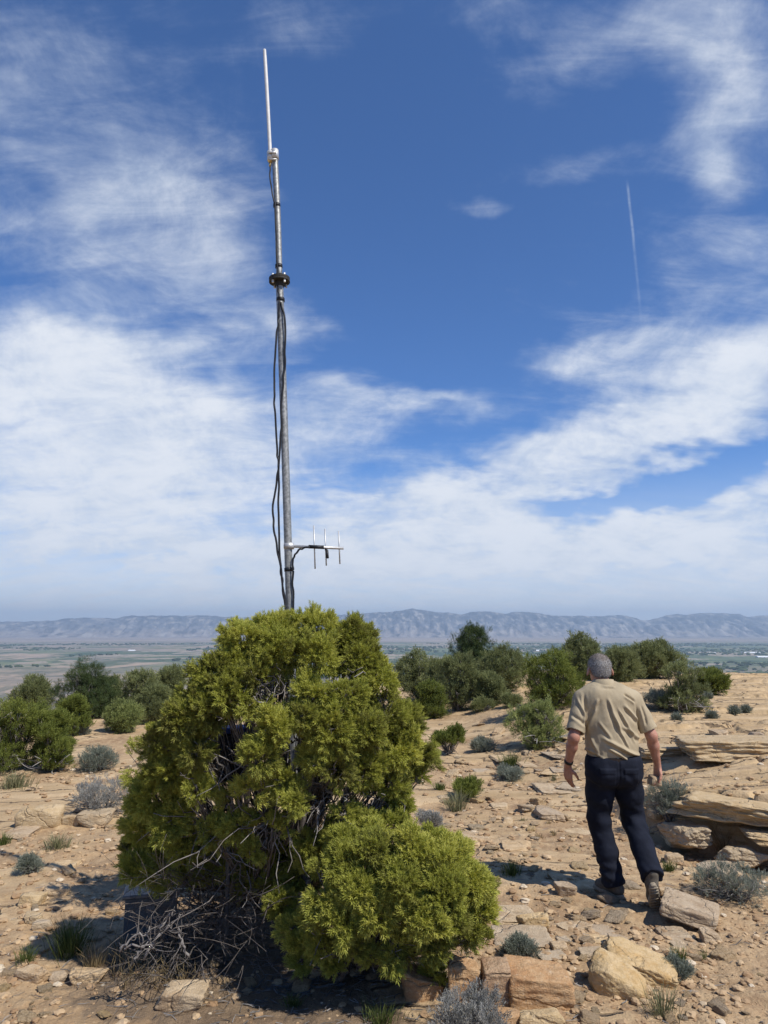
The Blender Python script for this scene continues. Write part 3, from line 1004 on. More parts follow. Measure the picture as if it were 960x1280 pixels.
def build_low_juniper():
    rng = np.random.default_rng(55)
    L = [(430, 1078, 26), (468, 1062, 30), (515, 1066, 30), (552, 1078, 28), (585, 1102, 24), (597, 1138, 18), (582, 1168, 20), (550, 1112, 34), (500, 1102, 34),
         (452, 1112, 32), (408, 1122, 28), (388, 1152, 24), (425, 1152, 30), (470, 1142, 34), (520, 1142, 34), (560, 1150, 28), (603, 1112, 16),
         (540, 1180, 24), (492, 1186, 24), (445, 1182, 24), (404, 1184, 20), (378, 1178, 16), (546, 1215, 10), (510, 1192, 14), (460, 1195, 14), (604, 1172, 11), (606, 1126, 10), (572, 1064, 16), (542, 1052, 16), (365, 1160, 18), (376, 1200, 14), (420, 1208, 12), (352, 1130, 20), (405, 1090, 22), (430, 1052, 18), (470, 1042, 18)]
    cl = []
    for (px, py, r) in L:
        d = dome(px, py, 490, 1130, 135, 100, 4.0, 0.42) + rng.uniform(-0.03, 0.03)
        p = P(px, py, d)
        p[2] = max(p[2], Hs(p[0], p[1]) + 0.02)
        cl.append((*p, r * pxm(p) * rng.uniform(0.48, 0.82)))
    front = np.array(cl)
    back = []
    for k in range(16):
        px = 490 + rng.uniform(-95, 95); py = 1105 + rng.uniform(-20, 45)
        p = P(px, py, 4.05 + rng.uniform(0.05, 0.3))
        back.append((*p, 0.12))
    back = np.array(back)
    base = G(470, 1190)
    t = thing('juniper_bush', 'low bright green juniper bush crouching in front of the tall juniper behind the rust-brown blocks', 'juniper bush', base)
    g = Geo()
    gaps = []
    for (px, py, r) in ((470, 1098, 17), (440, 1140, 15), (500, 1152, 17), (545, 1128, 13), (415, 1168, 18), (455, 1172, 18), (565, 1175, 15), (520, 1188, 16), (590, 1082, 9), (487, 1184, 14), (400, 1105, 18), (382, 1130, 15),
                       (520, 1090, 9), (560, 1100, 9), (580, 1135, 11), (478, 1128, 9), (535, 1160, 11), (430, 1200, 14), (500, 1060, 8), (450, 1078, 12)):
        p = P(px, py, dome(px, py, 490, 1130, 135, 100, 3.97, 0.42))
        gaps.append((p, r * pxm(p)))
    clump_foliage(g, front, rng, V_JUN, 30, 24, 0.040, 0.030, up=0.22, hide=0.50, gaps=gaps)
    clump_foliage(g, back, rng, V_JUN, 9, 12, 0.055, 0.045, up=0.3, hide=0.55)
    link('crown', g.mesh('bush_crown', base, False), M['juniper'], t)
    g = Geo()
    limbs(g, base, front, rng, 5, 0.018, 0.0034, 0.05, 13, 1.0, 5, 0.35, 0.14)
    for k in range(60):
        px = rng.uniform(385, 560); py = rng.uniform(1150, 1215)
        e = P(px, py, 3.62 + rng.uniform(-0.05, 0.2))
        e[2] = max(e[2], Hs(e[0], e[1]) + 0.01)
        s = base + rng.normal(size=3) * np.array([0.18, 0.1, 0.05]) + np.array([0, 0.05, 0.1])
        w = bezier(s, (s + e) / 2 + rng.normal(size=3) * 0.05, e, 7)
        w[1:-1] += rng.normal(size=(5, 3)) * 0.010
        g.tube(w, np.linspace(0.005, 0.0015, 7), 4, rng.uniform(0.3, 1.0))
    link('trunk', g.mesh('bush_trunk', base), M['bark'], t)


def build_dead_shrub():
    rng = np.random.default_rng(77)
    base = G(255, 1178)
    t = thing('dead_shrub', 'tangle of dead grey branches in the shade at the lower left of the tall juniper', 'dead shrub', base)
    g = Geo()
    for k in range(105):
        px = rng.uniform(160, 335); py = rng.uniform(1090, 1232)
        if py > 1200 and px > 300: continue
        e = P(px, py, 4.05 + rng.uniform(-0.3, 0.3))
        e[2] = max(e[2], Hs(e[0], e[1]) + 0.02)
        s = base + np.array([rng.normal() * 0.22, 0.25 + rng.normal() * 0.1, 0.02])
        s[2] = Hs(s[0], s[1]) + rng.uniform(0, 0.25)
        mid = (s + e) / 2 + rng.normal(size=3) * 0.10
        w = bezier(s, mid, e, 10)
        w[1:-1] += rng.normal(size=(8, 3)) * 0.014
        big = rng.random() < 0.15
        r = rng.uniform(0.005, 0.008) if big else rng.uniform(0.0016, 0.0030)
        g.tube(w, np.linspace(r, r * 0.25, 10) * rng.uniform(0.8, 1.25, 10), 5, rng.uniform(0.0, 0.75))
        for q in range(8):
            j = rng.integers(3, 10)
            e2 = w[j] + rng.normal(size=3) * 0.09 + (w[-1] - w[0]) * 0.15
            e2[2] = max(e2[2], Hs(e2[0], e2[1]) + 0.005)
            w2 = bezier(w[j], (w[j] + e2) / 2 + rng.normal(size=3) * 0.03, e2, 5)
            g.tube(w2, np.linspace(r * 0.5, 0.0010, 5), 4, rng.uniform(0.0, 0.5))
    # bleached limbs that catch the light
    for path in (((150, 1190), (165, 1172), (180, 1168), (186, 1160)), ((180, 1200), (196, 1172), (212, 1158), (222, 1148), (230, 1140)), ((236, 1196), (228, 1176), (222, 1160)), ((150, 1186), (175, 1182), (196, 1186)), ((200, 1170), (206, 1150), (220, 1136)), ((168, 1200), (176, 1184), (190, 1176))):
        pts = np.array([P(a, b, 3.72) for a, b in path])
        pts[:, 2] = np.maximum(pts[:, 2], np.array([Hs(x, y) + 0.02 for x, y, _ in pts]))
        pts = spline(pts, 5)
        pts[1:] += rng.normal(size=(len(pts) - 1, 3)) * 0.006
        g.tube(pts, np.linspace(0.0065, 0.002, len(pts)) * rng.uniform(0.75, 1.25, len(pts)), 6, 0.85)
        for q in range(6):
            j = rng.integers(2, len(pts))
            e = pts[j] + rng.normal(size=3) * 0.06
            w = bezier(pts[j], (pts[j] + e) / 2 + rng.normal(size=3) * 0.015, e, 5)
            g.tube(w, np.linspace(0.003, 0.0010, 5), 4, rng.uniform(0.4, 0.85))
    link('branches', g.mesh('dead_branches', base), M['bark'], t)
    # small living grey twigs at its foot
    g = Geo()
    for k in range(300):
        px = rng.uniform(140, 240); py = rng.uniform(1180, 1238)
        e = G(px, py)
        d = np.array([rng.normal() * 0.5, rng.normal() * 0.5, 1.0])
        L = rng.uniform(0.04, 0.12)
        w = np.array([e, e + d * L * 0.5, e + d * L + rng.normal(size=3) * 0.02])
        g.tube(w, np.array([0.002, 0.0015, 0.0008]), 3, rng.uniform(0, 0.8))
    link('twigs', g.mesh('dead_twigs', base), M['straw'], t)


def far_tree(px, top, bottom, w, kind, label, cat='juniper', name='juniper_tree', group=None, shape='round', seed=None, dead=0, depth=None, dens=1.0, hollow=0.5):
    rng = np.random.default_rng(seed if seed is not None else int(px * 7 + top))
    base = G(px, bottom)
    if depth is not None:
        x = ray(px, bottom); base = np.array([x[0] / x[1] * depth, depth, 0.0]); base[2] = Hs(base[0], base[1])
    pm = pxm(base)
    tp = P(px, top, base[1])
    h = tp[2] - base[2]
    rw = w * pm / 2
    cl = []
    n = 60 if shape == 'cone' else 34
    for k in range(n):
        if shape == 'cone':
            f = rng.uniform(0.08, 0.98)
            rr = rw * (1.0 - f) ** 0.5 * 0.95
            a = rng.uniform(0, 6.283)
            q = rng.uniform(0.2, 0.78) * rr
            r = rw * rng.uniform(0.26, 0.38)
            cl.append((base[0] + q * math.cos(a), base[1] + q * math.sin(a), base[2] + f * (h - r * 0.8), r))
        elif shape == 'up':
            f = rng.uniform(0.10, 0.86) ** 1.15
            a = rng.uniform(0, 6.283)
            q = rng.uniform(0.1, 0.78) * rw
            r = rw * rng.uniform(0.26, 0.38)
            cl.append((base[0] + q * math.cos(a), base[1] + q * math.sin(a), base[2] + f * h, r))
        else:
            d = unit(rng, 1)[0]
            f = rng.uniform(0.45, 0.74)
            r = min(rw, h * 0.6) * rng.uniform(0.30, 0.44)
            cl.append((base[0] + d[0] * rw * f, base[1] + d[1] * rw * f, base[2] + h * 0.47 + d[2] * h * 0.42 * rng.uniform(0.7, 1.1), r))
    cl = np.array(cl)
    cl[:, 2] = np.clip(cl[:, 2], base[2] + 0.4 * cl[:, 3], base[2] + h - 0.55 * cl[:, 3])
    t = thing(name, label, cat, base, group)
    sz = float(np.clip(4.8 * pm, 0.05, 0.16))
    vs = V_PIN if kind == 'pinyon' else V_FAR
    g = Geo()
    clump_foliage(g, cl, rng, vs, int(20 * dens), 11, sz, sz * 0.8, up=0.5 if shape != 'up' else 0.9, hide=hollow)
    link('crown', g.mesh('crown', base, False), M[kind], t)
    g = Geo()
    limbs(g, base, cl, rng, 3, max(0.022, h * 0.022), 0.006, h * 0.04, 3, 1.0, 4, 0.3, rw * 0.1)
    for k in range(dead):
        a = rng.uniform(-2.9, 0.3); L = rw * rng.uniform(0.5, 1.25)
        s = base + np.array([math.cos(a) * rw * 0.2, math.sin(a) * rw * 0.2, rng.uniform(0.05, 0.3) * h])
        e = base + np.array([math.cos(a) * L, math.sin(a) * L, rng.uniform(0.03, 0.35) * h])
        e[2] = max(e[2], Hs(e[0], e[1]) + 0.01)
        g.tube(bezier(s, (s + e) / 2 + rng.normal(size=3) * 0.08, e, 6), np.linspace(0.012, 0.004, 6), 4, 1.0)
    link('trunk', g.mesh('trunk', base), M['bark'], t)
    return base


def shrub(px, bottom, w, h, kind, label, cat, name, style='sage', group=None, n=None, seed=None):
    """low plants: w and h in photograph pixels; style sage / grass / stems"""
    rng = np.random.default_rng(seed if seed is not None else int(px * 13 + bottom * 3))
    base = G(px, bottom - h * 0.22)
    pm = pxm(base)
    W = w * pm / 2; Hh = h * pm * 0.92
    g = Geo(); gt = Geo()
    if style == 'grass':
        n = n or int(90 + W * 700)
        for k in range(n):
            a = rng.uniform(0, 6.283); q = abs(rng.normal()) * 0.35
            s = base + np.array([math.cos(a) * q * W, math.sin(a) * q * W, 0])
            s[2] = Hs(s[0], s[1]) - 0.01
            L = Hh * rng.uniform(0.5, 1.15)
            lean = rng.uniform(0.15, 0.75)
            a2 = a + rng.normal() * 0.6
            e = s + np.array([math.cos(a2) * L * lean, math.sin(a2) * L * lean, L * (1 - 0.35 * lean)])
            m1 = s + (e - s) * 0.5 + np.array([0, 0, L * 0.16])
            sd = np.array([-math.sin(a2 + rng.normal()), math.cos(a2 + rng.normal()), 0]) * max(0.0014, pm * 0.30)
            t = rng.uniform(0, 1)
            g.add([s - sd, s + sd, m1 + sd * 0.8, m1 - sd * 0.8, e], [(0, 1, 2), (0, 2, 3), (3, 2, 4)], [t * 0.5, t * 0.5, t * 0.8, t * 0.8, t])
        me = g.mesh(name, base, False)
        o = link(name, me, M[kind], None, base)
        return tag(o, label, cat, group)
    cl = []
    for k in range(14):
        a = rng.uniform(0, 6.283); q = math.sqrt(rng.uniform(0, 1)) * 0.72
        r = W * rng.uniform(0.26, 0.38)
        z = Hh * (0.62 * math.sqrt(max(0.05, 1 - q * q)) * rng.uniform(0.55, 1.1))
        cl.append((base[0] + math.cos(a) * q * W, base[1] + math.sin(a) * q * W, base[2] + z, min(r, Hh * 0.42)))
    cl = np.array(cl)
    t = thing(name, label, cat, base, group)
    sz = float(np.clip(5.0 * pm, 0.03, 0.11))
    tufts = n or 15
    if style == 'stems':
        clump_foliage(g, cl, rng, V_FAR, tufts, 8, sz * 1.25, sz * 0.6, up=1.3, hide=0.35)
    else:
        clump_foliage(g, cl, rng, V_SAGE, tufts, 9, sz, sz * 0.6, up=0.55, hide=0.35)
    link('foliage', g.mesh('foliage', base, False), M[kind], t)
    limbs(gt, base, cl, rng, 4, max(0.006, W * 0.03), 0.0022, W * 0.1, 7, 1.1, 4, 0.5, W * 0.15)
    for k in range(40):
        a = rng.uniform(0, 6.283); e = base + np.array([math.cos(a) * W * rng.uniform(0.4, 1.0), math.sin(a) * W * rng.uniform(.4, 1.0), 0])
        e[2] = Hs(e[0], e[1]) + rng.uniform(0.02, 0.45) * Hh
        s = base + rng.normal(size=3) * W * 0.08
        gt.tube(bezier(s, (s + e) / 2 + np.array([0, 0, Hh * 0.12]) + rng.normal(size=3) * W * 0.08, e, 5), np.linspace(max(0.003, pm * 0.5), max(0.0012, pm * 0.22), 5), 4, rng.uniform(0.2, 1))
    link('stems', gt.mesh('stems', base), M['deadwood'], t)
    return t


# ------------------------------------------------------------------ stones
def ico(sub):
    t = (1 + 5 ** 0.5) / 2
    V = [(-1, t, 0), (1, t, 0), (-1, -t, 0), (1, -t, 0), (0, -1, t), (0, 1, t), (0, -1, -t), (0, 1, -t), (t, 0, -1), (t, 0, 1), (-t, 0, -1), (-t, 0, 1)]
    V = [np.array(v) / math.sqrt(1 + t * t) for v in V]
    F = [(0, 11, 5), (0, 5, 1), (0, 1, 7), (0, 7, 10), (0, 10, 11), (1, 5, 9), (5, 11, 4), (11, 10, 2), (10, 7, 6), (7, 1, 8), (3, 9, 4), (3, 4, 2), (3, 2, 6), (3, 6, 8), (3, 8, 9), (4, 9, 5), (2, 4, 11), (6, 2, 10), (8, 6, 7), (9, 8, 1)]
    for _ in range(sub):
        cache = {}; nf = []

        def mid(a, b):
            k = (min(a, b), max(a, b))
            if k not in cache:
                m = V[a] + V[b]; V.append(m / np.linalg.norm(m)); cache[k] = len(V) - 1
            return cache[k]
        for a, b, c in F:
            ab, bc, ca = mid(a, b), mid(b, c), mid(c, a)
            nf += [(a, ab, ca), (b, bc, ab), (c, ca, bc), (ab, bc, ca)]
        F = nf
    return np.array(V), np.array(F)


ICO = {k: ico(k) for k in (1, 2, 3, 4, 5)}


def rock_verts(size, seed, sub=4, planes=9, box=0.5, rough=0.05, strata=0.0, smooth=0.0):
    """size = full width, depth, height; a broken block cut by random planes"""
    rng = np.random.default_rng(seed)
    V, F = ICO[sub]
    d = V.copy()
    # support of a cut body: distance along each direction to the nearest plane
    N = []; D = []
    for ax in range(3):
        for s in (-1, 1):
            n = np.zeros(3); n[ax] = s
            n += rng.normal(size=3) * (0.05 if box >= 0.95 else 0.15) * (1 - smooth)
            N.append(n / np.linalg.norm(n)); D.append(rng.uniform(0.80, 1.0) * (1 - 0.25 * box) + 0.0)
    for k in range(planes):
        n = unit(rng, 1)[0]
        N.append(n); D.append(rng.uniform(0.86, 1.12) * (1.12 if box >= 0.95 else 1.0))
    N = np.array(N); D = np.array(D)
    k = d @ N.T
    t = np.where(k > 1e-3, D[None] / np.maximum(k, 1e-3), 1e9)
    p = (26.0 if box >= 0.95 else 20.0) - 13 * smooth
    r = (np.power(t, -p).sum(1)) ** (-1 / p)
    V = d * r[:, None]
    o = rng.uniform(0, 50, 3)
    nz = fbm3(V * 1.6 + o, 4, 3, 0.55)
    nf = fbm3(V * 7 + o, 2, 5, 0.5)
    rd = 1 - 2 * np.abs(fbm3(V * 2.6 + o + 9, 3, 6, 0.5))
    V = V * (1 + rough * nz + rough * 0.5 * nf - rough * 0.6 * np.clip(rd - 0.55, 0, 1) * (1 - smooth))[:, None]
    if strata:
        lay = np.tanh(2.2 * np.sin(V[:, 2] * 9 + 2.5 * noise3(V * 0.9 + o, 8))) + 0.6 * np.sin(V[:, 2] * 23 + 3 * noise3(V * 1.3 + o, 9))
        hv = V[:, :2] / (np.linalg.norm(V[:, :2], axis=1, keepdims=True) + 1e-6)
        V[:, :2] += hv * (strata * lay * np.clip(np.linalg.norm(V[:, :2], axis=1) * 1.3 - 0.3, 0, 1))[:, None]
    e = V.max(0) - V.min(0)
    V = (V - (V.max(0) + V.min(0)) / 2) / e * np.asarray(size)
    return V, F


def rotz(V, a):
    c, s = math.cos(a), math.sin(a)
    return np.stack([V[:, 0] * c - V[:, 1] * s, V[:, 0] * s + V[:, 1] * c, V[:, 2]], -1)


def rotx(V, a):
    c, s = math.cos(a), math.sin(a)
    return np.stack([V[:, 0], V[:, 1] * c - V[:, 2] * s, V[:, 1] * s + V[:, 2] * c], -1)


def roty(V, a):
    c, s = math.cos(a), math.sin(a)
    return np.stack([V[:, 0] * c + V[:, 2] * s, V[:, 1], -V[:, 0] * s + V[:, 2] * c], -1)


def rock(x0, y0, x1, y1, mat, label, name='rock', cat='rock', hf=0.6, sink=0.30, yaw=0.0, tilt=0.0, roll=0.0, seed=None, dz=0.0, lift=0.0, depthf=None, group=None, sub=4, **kw):
    """a stone covering the rectangle x0..x1, y0..y1 of the photograph, lying on the ground; hf = share of its picture height that is height"""
    seed = seed if seed is not None else int(x0 * 31 + y0 * 17)
    base = G((x0 + x1) / 2, y1 - (y1 - y0) * 0.06)
    pm = pxm(base)
    w = (x1 - x0) * pm
    hp = (y1 - y0) * pm
    h = max(0.012, hp * hf)
    slope = math.atan2(EYE[2] - base[2], base[1])
    dep = depthf * w if depthf else max(hp * (1 - hf) / math.sin(slope) * 1.05, w * 0.35)
    V, F = rock_verts((w, dep, h * (1 + sink)), seed, sub, **kw)
    V = rotx(roty(V, roll), tilt)
    V = rotz(V, yaw)
    c = np.array([base[0], base[1] + dep * 0.5, 0.0])
    c[2] = Hs(c[0], c[1]) + h * (1 + sink) / 2 - h * sink + lift
    V = V + c
    o0 = np.array([c[0], c[1], Hs(c[0], c[1])])
    g = mesh(name, V - o0, F, True)
    o = link(name, g, M[mat], None, o0)
    return tag(o, label, cat, group)
# ------------------------------------------------------------------ rocks of the foreground
HERO_ROCKS = []


def build_rocks():
    R = rock
    # left side
    R(188, 1231, 254, 1269, 'pale_stone', 'pale cream angular block on the bare soil at the bottom left', hf=0.55, box=0.9, rough=0.05, seed=4)
    R(79, 1210, 128, 1232, 'sandstone', 'flat-topped tan rock at the lower left beside the pale cracked slab', hf=0.55, box=0.9, seed=8)
    R(14, 1208, 58, 1229, 'sandstone', 'long tan rock casting a dark shadow at the lower left edge', hf=0.6, box=0.8, seed=12, yaw=-0.3)
    R(57, 1213, 80, 1230, 'sandstone', 'small squarish tan rock wedged between two larger ones at the lower left', hf=0.55, seed=15)
    R(20, 1114, 50, 1135, 'ochre_stone', 'rounded ochre stone at the left tip of the juniper shadow', hf=0.65, seed=21)
    R(25, 1142, 49, 1158, 'ochre_stone', 'leaning ochre stone left of the small white stone', hf=0.6, seed=22)
    R(38, 1151, 60, 1166, 'pale_stone', 'small white stone at the edge of the juniper shadow', hf=0.6, seed=25)
    R(51, 1104, 84, 1122, 'sandstone', 'tan stone lying inside the juniper shadow on the left', hf=0.55, seed=28)
    R(50, 1071, 90, 1088, 'pale_stone', 'flat pale slab beside the small grey plant on the left', hf=0.35, seed=31, box=0.9)
    R(15, 1010, 72, 1039, 'ochre_stone', 'rounded log-like boulder with a dark crust at the left edge', name='boulder', cat='boulder', hf=0.82, seed=35, smooth=0.6, yaw=0.1)
    R(92, 1012, 132, 1037, 'ochre_stone', 'pale boulder wedged under the grey sagebrush on the left', name='boulder', cat='boulder', hf=0.6, seed=38, smooth=0.5)
    R(74, 1020, 98, 1035, 'ochre_stone', 'small dark-edged stone between the two boulders on the left', hf=0.7, seed=41)
    R(0, 1033, 34, 1051, 'sandstone', 'thin tan slab in front of the log-like boulder', hf=0.25, seed=44, box=0.9)
    R(165, 1142, 196, 1160, 'sandstone', 'shaded flat stone under the dead grey branches', hf=0.4, seed=47)
    # bottom centre row of blocks
    R(636, 1203, 722, 1270, 'rust_stone', 'big squarish rust-brown block right of the low juniper bush', name='block', cat='block', hf=0.72, seed=52, box=1.0, rough=0.045, strata=0.02, depthf=0.75, sub=5)
    R(603, 1203, 641, 1264, 'rust_stone', 'tall narrow rust-brown block between its two wider neighbours', name='block', cat='block', hf=0.75, seed=57, box=1.0, strata=0.02, depthf=1.1)
    R(560, 1199, 604, 1260, 'rust_stone', 'rust-brown block with a pale right face at the right foot of the low juniper bush', name='block', cat='block', hf=0.75, seed=63, box=1.0, strata=0.02, depthf=0.95)
    R(498, 1207, 562, 1257, 'rust_stone', 'dark rust-brown block half hidden beneath the low juniper bush', name='block', cat='block', hf=0.7, seed=66, box=0.9, depthf=0.7)
    R(650, 1260, 708, 1290, 'ochre_stone', 'ochre stone underneath the big rust-brown block at the bottom edge', hf=0.6, seed=71, box=0.8)
    R(612, 1258, 656, 1288, 'rust_stone', 'low dark stone under the narrow rust-brown block', hf=0.5, seed=74)
    # right pair of boulders
    R(744, 1197, 818, 1255, 'ochre_stone', 'smooth rounded tan boulder at the bottom right, nearer of the leaning pair', name='boulder', cat='boulder', hf=0.60, seed=81, smooth=0.75, rough=0.05, yaw=-0.45, roll=0.25, box=0.3, sub=5)
    R(762, 1180, 860, 1237, 'ochre_stone', 'large yellowish boulder leaning behind the smooth rounded one', name='boulder', cat='boulder', hf=0.50, seed=86, smooth=0.45, rough=0.06, yaw=-0.3, roll=0.22, sub=5)
    R(728, 1184, 760, 1203, 'pale_stone', 'flat pale stone touching the left end of the boulder pair', hf=0.4, seed=91)
    R(763, 1166, 790, 1186, 'sandstone', 'two-tiered tan stone just above the boulder pair', hf=0.6, seed=94)
    R(843, 1130, 914, 1168, 'sandstone', 'long tilted tan slab with deep shade under its left end', name='flat_rock', cat='flat rock', hf=0.34, seed=97, box=1.0, yaw=-0.42, roll=0.20, lift=0.05, rough=0.03)
    R(842, 1158, 884, 1188, 'pale_stone', 'flat pale slab set in the soil below the tilted slab', name='flat_rock', cat='flat rock', hf=0.12, seed=101, box=1.0)
    R(880, 1160, 906, 1181, 'sandstone', 'tan stone at the lower right end of the tilted slab', hf=0.6, seed=104)
    R(856, 1202, 878, 1221, 'sandstone', 'small flat stone right of the large leaning boulder', hf=0.4, seed=108)
    # pavement slabs left of the boulders
    R(618, 1135, 678, 1160, 'pale_stone', 'flat pale slab beneath the loose rock beside the low juniper bush', name='flat_rock', cat='flat rock', hf=0.2, seed=111, box=1.0)
    R(647, 1146, 690, 1166, 'ochre_stone', 'loose ochre rock resting between two pale slabs', hf=0.7, seed=115, lift=0.02)
    R(620, 1157, 698, 1191, 'pale_stone', 'broad pale slab behind the rust-brown blocks', name='flat_rock', cat='flat rock', hf=0.22, seed=118, box=1.0)
    R(690, 1176, 714, 1194, 'sandstone', 'small tan stone at the right corner of the broad pale slab', hf=0.5, seed=121)
    R(696, 1102, 724, 1124, 'sandstone', 'wedge-shaped tan stone in front of the walking man', hf=0.65, seed=124)
    R(697, 1090, 778, 1117, 'pale_stone', 'wide whitish slab under the left shoe of the man', name='flat_rock', cat='flat rock', hf=0.06, seed=128, box=1.0, rough=0.03)
    R(826, 1108, 845, 1126, 'sandstone', 'upright tan stone beside the right shoe of the man', hf=0.6, seed=131)
    R(888, 1070, 944, 1098, 'pale_stone', 'broad whitish slab behind the grey sage at the right edge', name='flat_rock', cat='flat rock', hf=0.3, seed=135, box=0.9)
    R(868, 1053, 900, 1071, 'ochre_stone', 'yellowish stone below the ledge beside the dry grass', hf=0.6, seed=138)
    R(834, 1064, 859, 1081, 'sandstone', 'rounded tan stone above the tiny green tuft', hf=0.6, seed=141)
    R(818, 1036, 838, 1050, 'pale_stone', 'pale pinkish stone at the left foot of the grey-green bush', hf=0.6, seed=144)
    R(840, 1048, 880, 1070, 'pale_stone', 'pale sloping slab under the grey-green bush', name='flat_rock', cat='flat rock', hf=0.35, seed=147)
    # middle ground
    R(674, 1008, 708, 1028, 'sandstone', 'brown stone with a dark overhanging edge left of the man', hf=0.45, seed=151)
    R(614, 1004, 638, 1014, 'pale_stone', 'bright flat stone right of the round green shrub', hf=0.4, seed=154)
    R(652, 1006, 674, 1017, 'pale_stone', 'thin pale stone left of the brown overhanging stone', hf=0.35, seed=157)
    R(630, 1050, 672, 1066, 'sandstone', 'low tan slab at the tip of the man\'s shadow', name='flat_rock', cat='flat rock', hf=0.2, seed=160, box=0.9)
    R(572, 1046, 604, 1060, 'pale_stone', 'pale flat stone near the top of the low juniper bush', hf=0.4, seed=163)
    R(628, 1021, 643, 1030, 'pale_stone', 'small white stone alone on the slope left of the man', hf=0.5, seed=166)
    R(545, 992, 562, 1000, 'pale_stone', 'small white stone beside the pale grass tuft', hf=0.4, seed=169)
    # ledge on the right: separate beds of sandstone, the thick one overhanging
    def bed(c, size, yaw, seed, label, mat='ochre_stone', roll=0.0, tilt=0.0, **kw):
        V, F = rock_verts(size, seed, 5, **kw)
        V = rotz(rotx(roty(V, roll), tilt), yaw)
        o0 = np.array([c[0], c[1], Hs(c[0], c[1])])
        o = link('ledge_bed', mesh('ledge_bed', V + np.array(c) - o0, F, True), M[mat], None, o0)
        tag(o, label, 'rock ledge')
    bed((3.36, 6.86, 0.045), (1.35, 1.15, 0.19), -0.52, 204, 'overhanging sandstone bed forming the left part of the lip of the ledge', roll=0.03, tilt=-0.05, box=1.0, rough=0.10, strata=0.02, planes=14)
    bed((4.50, 6.08, 0.065), (1.45, 1.25, 0.24), -0.66, 205, 'thicker overhanging sandstone bed at the right edge, part of the lip of the ledge', roll=0.0, tilt=-0.05, box=1.0, rough=0.09, strata=0.02, planes=14)
    bed((3.40, 6.34, -0.10), (0.80, 0.50, 0.10), -0.50, 208, 'yellow slab stacked in the shade under the overhanging lip', box=0.9, rough=0.08, strata=0.03)
    bed((2.70, 6.74, -0.17), (0.30, 0.44, 0.20), 0.25, 212, 'rounded block at the left end of the ledge beneath the lip', smooth=0.3, rough=0.09, strata=0.02)
    bed((3.66, 6.06, -0.19), (0.62, 0.42, 0.075), -0.55, 214, 'thin lower slab near the right edge beneath the stacked yellow slab', box=0.9, rough=0.08, strata=0.02)
    bed((3.66, 5.70, -0.19), (0.5, 0.34, 0.16), -0.4, 217, 'yellow block at the right edge at the foot of the ledge', rough=0.08)
    bed((3.02, 6.38, -0.25), (0.36, 0.34, 0.16), 0.2, 220, 'shadowed yellow block behind the dry grass clump', rough=0.09, strata=0.02)
    bed((3.58, 6.72, -0.18), (1.9, 0.55, 0.30), -0.62, 223, 'recessed dark bed at the back of the hollow under the lip', box=1.0, rough=0.08, strata=0.04)
    # beds of the bench above
    c = G(950, 944)
    bed((c[0], c[1] + 0.42, c[2] + 0.03), (1.7, 0.95, 0.24), -0.05, 226, 'long bed of sandstone above a dark crack at the right edge', box=1.0, rough=0.07, strata=0.02, tilt=-0.03)
    c = G(846, 945)
    bed((c[0], c[1] + 0.34, c[2] + 0.0), (0.95, 0.8, 0.15), 0.06, 229, 'worn tan bed left of the dark crack in the bench', box=0.9, rough=0.08, strata=0.02, tilt=-0.03)
    R(898, 911, 916, 924, 'sandstone', 'small dark block sitting on the bench near the right edge', hf=0.6, seed=232)
    R(944, 912, 962, 922, 'sandstone', 'small brown block at the right edge of the bench', hf=0.6, seed=235)


